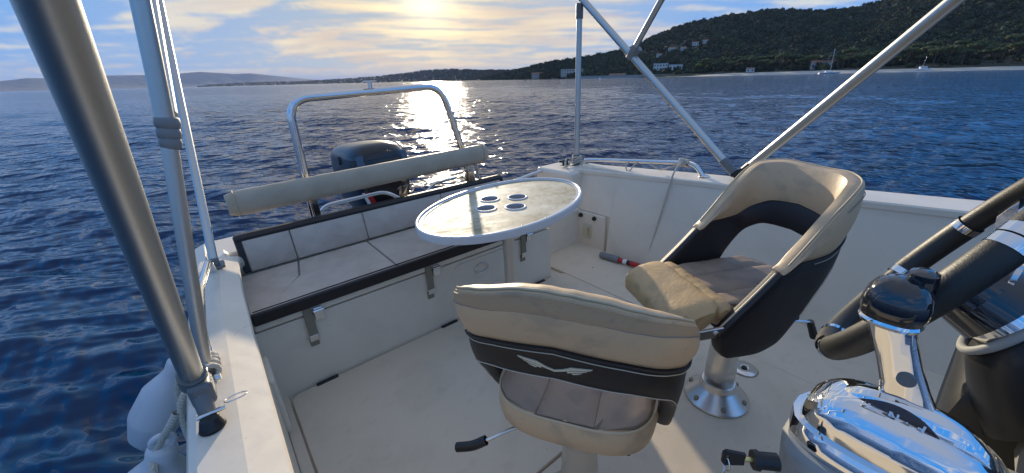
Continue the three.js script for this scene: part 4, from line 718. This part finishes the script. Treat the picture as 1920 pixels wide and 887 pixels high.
// fenders outside the left gunwale
function fender(label, top, bottom, r, print) {
  const a = V(...top), b = V(...bottom), L = a.distanceTo(b), o = thing('fender', label, 'fender', bottom, { group: 'white fenders outside the left gunwale' });
  const body = lathe([[0, 0], [r * 0.35, 0.006], [r * 0.8, 0.05], [r, 0.12], [r, L - 0.16], [r * 0.86, L - 0.08], [r * 0.5, L - 0.03], [r * 0.34, L - 0.005], [r * 0.34, L + 0.03], [r * 0.2, L + 0.045], [0, L + 0.046]], 40);
  const q = new THREE.Quaternion().setFromUnitVectors(V(0, 1, 0), a.clone().sub(b).normalize());
  part('body', body.applyQuaternion(q).translate(b.x, b.y, b.z), M.fender, o);
  const e = new THREE.TorusGeometry(r * 0.22, r * 0.09, 10, 20).translate(0, L + 0.055, 0).applyQuaternion(q).translate(b.x, b.y, b.z); part('eye', e, M.fender, o);
  return o;
}
fender('white fender hanging farther aft outside the left gunwale', [-0.235, 0.585, -1.33], [-0.375, 0.335, -1.395], 0.066);
const fB = fender('larger white fender with faint dark print at the lower left corner', [-0.290, 0.475, -1.12], [-0.445, 0.06, -1.20], 0.092);
{
  const a = V(-0.290, 0.475, -1.12), b = V(-0.445, 0.06, -1.20), ax = a.clone().sub(b).normalize(), L = a.distanceTo(b), out = V(0.35, 0.55, 0.75).addScaledVector(ax, -V(0.35, 0.55, 0.75).dot(ax)).normalize(), side = ax.clone().cross(out).normalize();
  const on = (h, w) => { const q = w / 0.092; return b.clone().addScaledVector(ax, h * L).addScaledVector(out, 0.0925 * Math.cos(q)).addScaledVector(side, 0.0925 * Math.sin(q)); };
  const strokes = [[[0.66, 0.02], [0.70, 0.012], [0.67, 0.0], [0.64, -0.012], [0.66, -0.03], [0.62, -0.04]], [[0.64, 0.03], [0.60, 0.04], [0.57, 0.03], [0.60, 0.015], [0.63, 0.0]], [[0.62, -0.01], [0.60, -0.025], [0.615, -0.04], [0.59, -0.045]]];
  for (let i = 0; i < 8; i++) strokes.push([[0.53, 0.035 - i * 0.011], [0.565, 0.033 - i * 0.011]]);
  for (const q of strokes) part('print', new THREE.TubeGeometry(curve(q.map(p => on(...p))), 24, 0.0012, 5), M.ink, fB);
}
part('rope_end', tube([[-0.222, 0.60, -1.09], [-0.245, 0.57, -1.09], [-0.275, 0.53, -1.105], [-0.295, 0.50, -1.10], [-0.305, 0.46, -1.06], [-0.315, 0.42, -1.03]], 0.009, 60, 8), M.rope, fB);

// loose cylinder on the sole
{
  const o = thing('hand_pump', 'grey and red cylinder lying on the cockpit floor by the right wall', 'cylinder', [2.17, 0.0, -1.6]), a = V(2.17, 0.026, -1.73), b = V(2.21, 0.026, -1.42), at = t => a.clone().lerp(b, t);
  part('grey_end', [cyl(at(0), at(0.04), 0.020, 0.025), cyl(at(0.04), at(0.5), 0.025, 0.0245)], M.greyTube, o); part('red_body', cyl(at(0.501), at(1), 0.018, 0.018), M.red, o); part('label_band', cyl(at(0.62), at(0.72), 0.0184, 0.0184), M.white, o); part('black_band', cyl(at(0.721), at(0.80), 0.0186, 0.0186), M.black, o);
}

// ---------------------------------------------------------------- helm
{
  const o = thing('helm_console', 'dark plastic helm console at the right edge of the picture', 'console', [0.95, 0, 0.35]);
  part('body', loft([[0.10, 0, 0.80], [0.06, 0.5, 0.785], [0.05, 0.78, 0.785], [0.058, 0.83, 0.79], [0.085, 0.86, 0.80], [0.16, 0.90, 0.81]].map(([z, y, x]) => [V(x, y, z), V(x + 0.02, y, z - 0.004), V(1.30, y, z - 0.004), V(1.30, y, 0.75), V(x, y, 0.75), V(x - 0.012, y, z + 0.03)])), M.black, o);
  part('dash', loft([[0.17, 0.901, 0.82], [0.34, 1.06, 0.84]].map(([z, y, x]) => [V(x, y, z), V(1.30, y, z), V(1.30, y, 0.76), V(x, y, 0.76)])), M.black, o);
  part('column_boot', loft(Array.from({ length: 9 }, (_, i) => { const t = i / 8, c = V(lerp(0.795, 0.835, t), lerp(0.952, 0.86, t), lerp(0.068, 0.135, t)), r = lerp(0.058, 0.112, Math.pow(t, 0.8)) * (i === 0 ? 0.9 : 1), ring = []; for (let k = 0; k < 32; k++) { const a = k / 32 * 2 * Math.PI; ring.push(c.clone().add(V(Math.cos(a) * r, Math.sin(a) * r * 0.82, Math.sin(a) * r * 0.5))); } return ring; })), M.black, o);
  part('boot_rim', new THREE.TorusGeometry(0.0585, 0.006, 10, 48).applyQuaternion(new THREE.Quaternion().setFromUnitVectors(V(0, 0, 1), V(0, -0.5, 0.82).normalize())).translate(0.795, 0.954, 0.066), M.mount, o);
}
{
  const c = V(0.792, 1.013, -0.017), X = V(1, 0, 0.02).normalize(), T = V(0, Math.sin(61.4 * R), Math.cos(61.4 * R)), N = X.clone().cross(T).normalize(); // N points forward and down
  if (N.y > 0) N.negate();
  const o = thing('steering_wheel', 'black padded steering wheel with chrome spokes at the right', 'steering wheel', c.toArray()), Rw = 0.181;
  const P = (a, r, n = 0) => c.clone().addScaledVector(X, Math.cos(a) * r).addScaledVector(T, Math.sin(a) * r).addScaledVector(N, n);
  const arc = (a0, a1, r, n = 40) => new THREE.TubeGeometry(curve(Array.from({ length: 13 }, (_, i) => P(lerp(a0, a1, i / 12), Rw))), n, r, 20);
  part('rim', new THREE.TubeGeometry(curve(Array.from({ length: 48 }, (_, i) => P(i / 48 * 2 * Math.PI, Rw)), true), 160, 0.0165, 16, true), M.grip, o);
  const joints = [-1.30, -0.62, 0.25, 0.95, 1.9, 2.45, 3.45, 4.05]; // angle 0 is away to the right, pi is nearest the viewer
  const gripArcs = [[-1.27, -0.66], [0.28, 0.92], [1.93, 2.42], [2.48, 4.02 - 0.0]].map(a => a);
  for (const [a, b] of [[4.10, 4.62], [2.52, 4.02], [0.95, 2.44], [-0.55, 0.1]]) { part('grip', arc(a, b, 0.0185), M.grip, o); for (const e of [a, b]) part('band', arc(e - 0.035, e + 0.035, 0.0192, 8), M.chrome, o); }
  for (const a of [-0.80, 0.52, 3.14 - 0.25, 1.75]) { const p = P(a, Rw - 0.004), q = P(a, 0.045, 0.055), m = P(a, 0.10, 0.03), w = P(a + Math.PI / 2, 1).sub(c).normalize(); const ring = (v, hw, th) => [[-1, -1], [1, -1], [1, 1], [-1, 1]].map(([s, t]) => v.clone().addScaledVector(w, hw * s).addScaledVector(N, th * t)); part('spoke', loft([ring(p, 0.017, 0.003), ring(m, 0.020, 0.003), ring(q, 0.024, 0.003)]), M.chrome, o); }
  part('hub', [cyl(P(0, 0, 0.035), P(0, 0, 0.085), 0.050, 0.056, 36), cyl(P(0, 0, 0.024), P(0, 0, 0.036), 0.040, 0.048, 36)], M.gloss, o);
  part('hub_housing', cyl(P(0, 0, 0.086), P(0, 0, 0.104), 0.050, 0.052, 32), M.chrome, o);
}
// engine control
{
  const X = 0.545, Zc = 0.02, o = thing('throttle_control', 'chrome engine control with a black knobbed lever beside the wheel', 'throttle', [X, 0.86, Zc]);
  o.position.set(0.552, 0.842, 0.008); o.scale.setScalar(0.8);
  // body: half-round chrome cover, long axis fore and aft; sections along z
  const sec = (z, hw, h, y0) => { const r = []; for (let k = 0; k <= 28; k++) { const a = k / 28 * Math.PI, c = Math.cos(a), s = Math.sin(a); r.push(V(X + hw * Math.sign(c) * Math.pow(Math.abs(c), 0.62), y0 + h * Math.pow(s, 0.62), z)); } return r; };
  const rows = []; for (let i = 0; i <= 24; i++) { const t = i / 24 * 2 - 1, e = Math.pow(Math.max(0, 1 - Math.pow(Math.abs(t), 2.6)), 0.5); rows.push(sec(Zc + 0.115 * t, 0.012 + 0.052 * Math.pow(e, 0.8), 0.004 + 0.072 * e * (1 - 0.12 * t), 0.885)); }
  part('cover', loft(rows), M.chrome, o);
  const ridge = []; for (let i = 0; i <= 20; i++) { const t = i / 20 * 2 - 1, e = Math.sqrt(Math.max(0, 1 - Math.pow(Math.abs(t), 2.4))); ridge.push(sec(Zc + 0.003 + 0.10 * t, 0.006 + 0.024 * e, 0.004 + 0.090 * e, 0.885)); }
  part('slot_cover', loft(ridge), M.chrome, o);
  const skirt = []; for (let i = 0; i <= 24; i++) { const t = i / 24 * 2 - 1, e = Math.pow(Math.max(0, 1 - Math.pow(Math.abs(t), 3)), 0.5); skirt.push([[-1, 0.890], [-1.06, 0.884], [-1.06, 0.856], [1.06, 0.856], [1.06, 0.884], [1, 0.890]].map(([s, y]) => V(X + s * (0.014 + 0.056 * e), y, Zc + 0.124 * t))); }
  part('skirt', loft(skirt), M.chrome, o);
  // gear label along the left shoulder; lettering reads from the helm side, so it stands upside down here
  const onRidge = (t, deg, off = 0) => { const e = Math.sqrt(Math.max(0, 1 - Math.pow(Math.abs(t), 2.4))), a = deg * R, c = Math.cos(a), q = Math.sin(a), p = k => V(X + (0.006 + 0.024 * e) * Math.sign(c) * Math.pow(Math.abs(c), 0.62), 0, 0); const x = X - (0.006 + 0.024 * e) * Math.pow(Math.abs(c), 0.62), y = 0.885 + (0.004 + 0.090 * e) * Math.pow(q, 0.62); const n = V(-Math.abs(c), q * 0.55, 0).normalize(); return V(x, y, Zc + 0.003 + 0.10 * t).addScaledVector(n, off); };
  const lb = []; for (let i = 0; i <= 22; i++) { const u = i / 22, t = lerp(-0.93, 0.34, u), w = 22 * Math.sin(Math.PI * Math.pow(u, 1.5)) + 0.6; const up = [], dn = []; for (let k = 0; k <= 6; k++) { const g = 136 + w * (k / 3 - 1) + 4 * u; up.push(onRidge(t, g, 0.0018)); dn.unshift(onRidge(t, g, -0.001)); } lb.push([...up, ...dn]); }
  const lab = part('gear_label', loft(lb), M.brownLabel, o);
  const put = (g, t, deg, off) => { const p = onRidge(t, deg, off), zx = onRidge(t + 0.02, deg, off).sub(p).normalize(), up = onRidge(t, deg - 5, off).sub(p).normalize(), n = up.clone().cross(zx).normalize(); if (n.x > 0) n.negate(); const xx = zx.clone().negate(), yy = n.clone().cross(xx).normalize(); return g.applyMatrix4(new THREE.Matrix4().makeBasis(xx, yy, n)).translate(p.x, p.y, p.z); };
  for (const [q, t] of [['R', -0.42], ['N', -0.13], ['F', 0.15]]) part('letter', put(text(q, 0.0125, 0.0012), t, 138, 0.0034), M.white, lab);
  for (const t of [-0.275, 0.01]) part('dot', put(new THREE.CylinderGeometry(0.0011, 0.0011, 0.001, 10).rotateX(Math.PI / 2), t, 138, 0.0034), M.white, lab);
  const pl = onRidge(-0.90, 140, 0); part('maker_plate', text('SUZUKI', 0.0085, 0.0014).rotateZ(Math.PI).rotateX(-0.75).rotateY(-Math.PI / 2 + 0.95).translate(X - 0.030, 0.9405, Zc - 0.092), M.emblem, o);
  // lever and knob
  const lev = []; const LV = [[0.945, 0.006, 0.040, 0.015], [0.965, -0.001, 0.032, 0.013], [0.995, -0.012, 0.0265, 0.012], [1.03, -0.026, 0.0245, 0.012], [1.06, -0.038, 0.025, 0.013], [1.08, -0.045, 0.026, 0.014]];
  for (const [y, dz, hw, hx] of LV) { const r = []; for (let k = 0; k < 24; k++) { const a = k / 24 * 2 * Math.PI, c = Math.cos(a), s = Math.sin(a); r.push(V(X + 0.006 + hx * Math.sign(c) * Math.pow(Math.abs(c), 0.5), y, Zc + dz + hw * Math.sign(s) * Math.pow(Math.abs(s), 0.5))); } lev.push(r); }
  const L = part('lever', loft(lev), M.chrome, o); part('lever_button', [cyl(V(X - 0.009, 1.012, Zc - 0.012), V(X - 0.004, 1.012, Zc - 0.012), 0.0105, 0.0105, 24)], M.greyPlastic, L);
  const kn = (y, hx, hz, dx = 0, dz = 0, e = 0.8) => { const r = []; for (let k = 0; k < 36; k++) { const a = k / 36 * 2 * Math.PI, c = Math.cos(a), s = Math.sin(a); r.push(V(X + 0.012 + dx + hx * Math.sign(c) * Math.pow(Math.abs(c), e), y, Zc - 0.049 + dz + hz * Math.sign(s) * Math.pow(Math.abs(s), e))); } return r; };
  part('collar', loft([kn(1.078, 0.020, 0.024), kn(1.083, 0.030, 0.033), kn(1.088, 0.032, 0.035), kn(1.092, 0.030, 0.033)]), M.chrome, L);
  part('knob', loft([kn(1.092, 0.030, 0.033), kn(1.102, 0.034, 0.0365, 0.001), kn(1.116, 0.035, 0.037, 0.002), kn(1.130, 0.033, 0.034, 0.003), kn(1.142, 0.027, 0.027, 0.004), kn(1.149, 0.018, 0.018, 0.004), kn(1.152, 0.006, 0.006, 0.004)]), M.gloss, L);
  part('trim_switch', loft([kn(1.10, 0.018, 0.016, 0.020, 0.016), kn(1.145, 0.019, 0.017, 0.018, 0.016), kn(1.160, 0.017, 0.015, 0.016, 0.016), kn(1.165, 0.008, 0.007, 0.016, 0.016)]), M.gloss, L);
}
{
  const o = thing('control_mount', 'grey moulded plastic mount under the chrome engine control', 'mount', [0.55, 0, 0.03]);
  const sec = (y, x0, x1, z0, z1) => { const r = [], cx = (x0 + x1) / 2, cz = (z0 + z1) / 2; for (let k = 0; k < 40; k++) { const a = k / 40 * 2 * Math.PI, c = Math.cos(a), s = Math.sin(a); r.push(V(cx + (x1 - x0) / 2 * Math.sign(c) * Math.pow(Math.abs(c), 0.45), y, cz + (z1 - z0) / 2 * Math.sign(s) * Math.pow(Math.abs(s), 0.45))); } return r; };
  part('body', loft([sec(0.0, 0.47, 0.72, -0.085, 0.4), sec(0.60, 0.47, 0.72, -0.085, 0.4), sec(0.79, 0.468, 0.70, -0.092, 0.38), sec(0.828, 0.474, 0.66, -0.094, 0.30), sec(0.838, 0.482, 0.64, -0.088, 0.26)]), M.mount, o);
}
{
  const o = thing('ignition_key', 'black headed ignition key hanging a split ring in its switch', 'key', [0.40, 0.86, -0.13]);
  o.position.add(V(0.008, -0.045, 0.024)); o.scale.setScalar(0.86);
  part('switch_barrel', [cyl(V(0.470, 0.872, -0.098), V(0.452, 0.872, -0.118), 0.0125, 0.0125, 24), cyl(V(0.452, 0.872, -0.118), V(0.447, 0.872, -0.1235), 0.015, 0.014, 24)], M.black, o);
  const d = V(-0.67, 0, -0.74).normalize(), s = V(0.447, 0.872, -0.1235), e = s.clone().addScaledVector(d, 0.012);
  part('blade', cyl(s, e, 0.004, 0.004, 8), M.brass, o);
  part('head', extrude((() => { const q = poly([[0, -0.010], [0.026, -0.013], [0.030, -0.008], [0.030, 0.010], [0.026, 0.014], [0, 0.010]]); const h = new THREE.Path(); h.absellipse(0.0235, 0.0, 0.003, 0.008, 0, 2 * Math.PI, true); q.holes.push(h); return q; })(), 0.004, 0.001).translate(0, 0, -0.002).rotateY(Math.atan2(-d.z, d.x)).translate(e.x, e.y, e.z), M.black, o);
  const h = e.clone().addScaledVector(d, 0.0245);
  part('split_ring', [new THREE.TorusGeometry(0.012, 0.0011, 8, 30).rotateY(0.9).translate(h.x, h.y - 0.010, h.z), new THREE.TorusGeometry(0.011, 0.0010, 8, 30).rotateY(0.2).translate(h.x + 0.002, h.y - 0.027, h.z)], M.steel, o);
}
{ // studded webbing lying at the lower right corner
  const o = thing('strap_bundle', 'grey webbing straps with round brass studs in the lower right corner', 'strap', [0.68, 0.86, 0.10]);
  const f = V(0.672, 0.905, 0.108);
  for (let i = 0; i < 3; i++) { const y = 0.918 - i * 0.0135, x = 0.655 - i * 0.008; part('tab', new RoundedBoxGeometry(0.010, 0.012, 0.030, 3, 0.003).rotateX(-0.25).rotateZ(0.5).translate(x, y, 0.118 + i * 0.002), M.webbing, o); part('stud', lathe([[0, 0.003], [0.003, 0.0025], [0.0048, 0], [0, 0]], 20).rotateZ(1.1).translate(x - 0.0055, y + 0.002, 0.116 + i * 0.002), M.brass, o); }
  part('cover', loft([[0.118, 0.895, 0.70], [0.13, 0.90, 0.69], [0.16, 0.895, 0.67], [0.20, 0.87, 0.66]].map(([z, y, x]) => [V(x, y, z), V(x + 0.1, y + 0.01, z), V(x + 0.1, y - 0.12, z), V(x - 0.02, y - 0.10, z)])), M.webbing, o);
  part('tube', tube([[0.69, 0.94, 0.13], [0.66, 0.90, 0.14], [0.645, 0.86, 0.15], [0.64, 0.80, 0.15]], 0.007, 30, 10), M.greyPlastic, o);
}
// ---------------------------------------------------------------- heel the boat
for (const o of boatThings) { o.position.applyQuaternion(HEEL); o.quaternion.premultiply(HEEL); }
renderer.render(scene, camera);
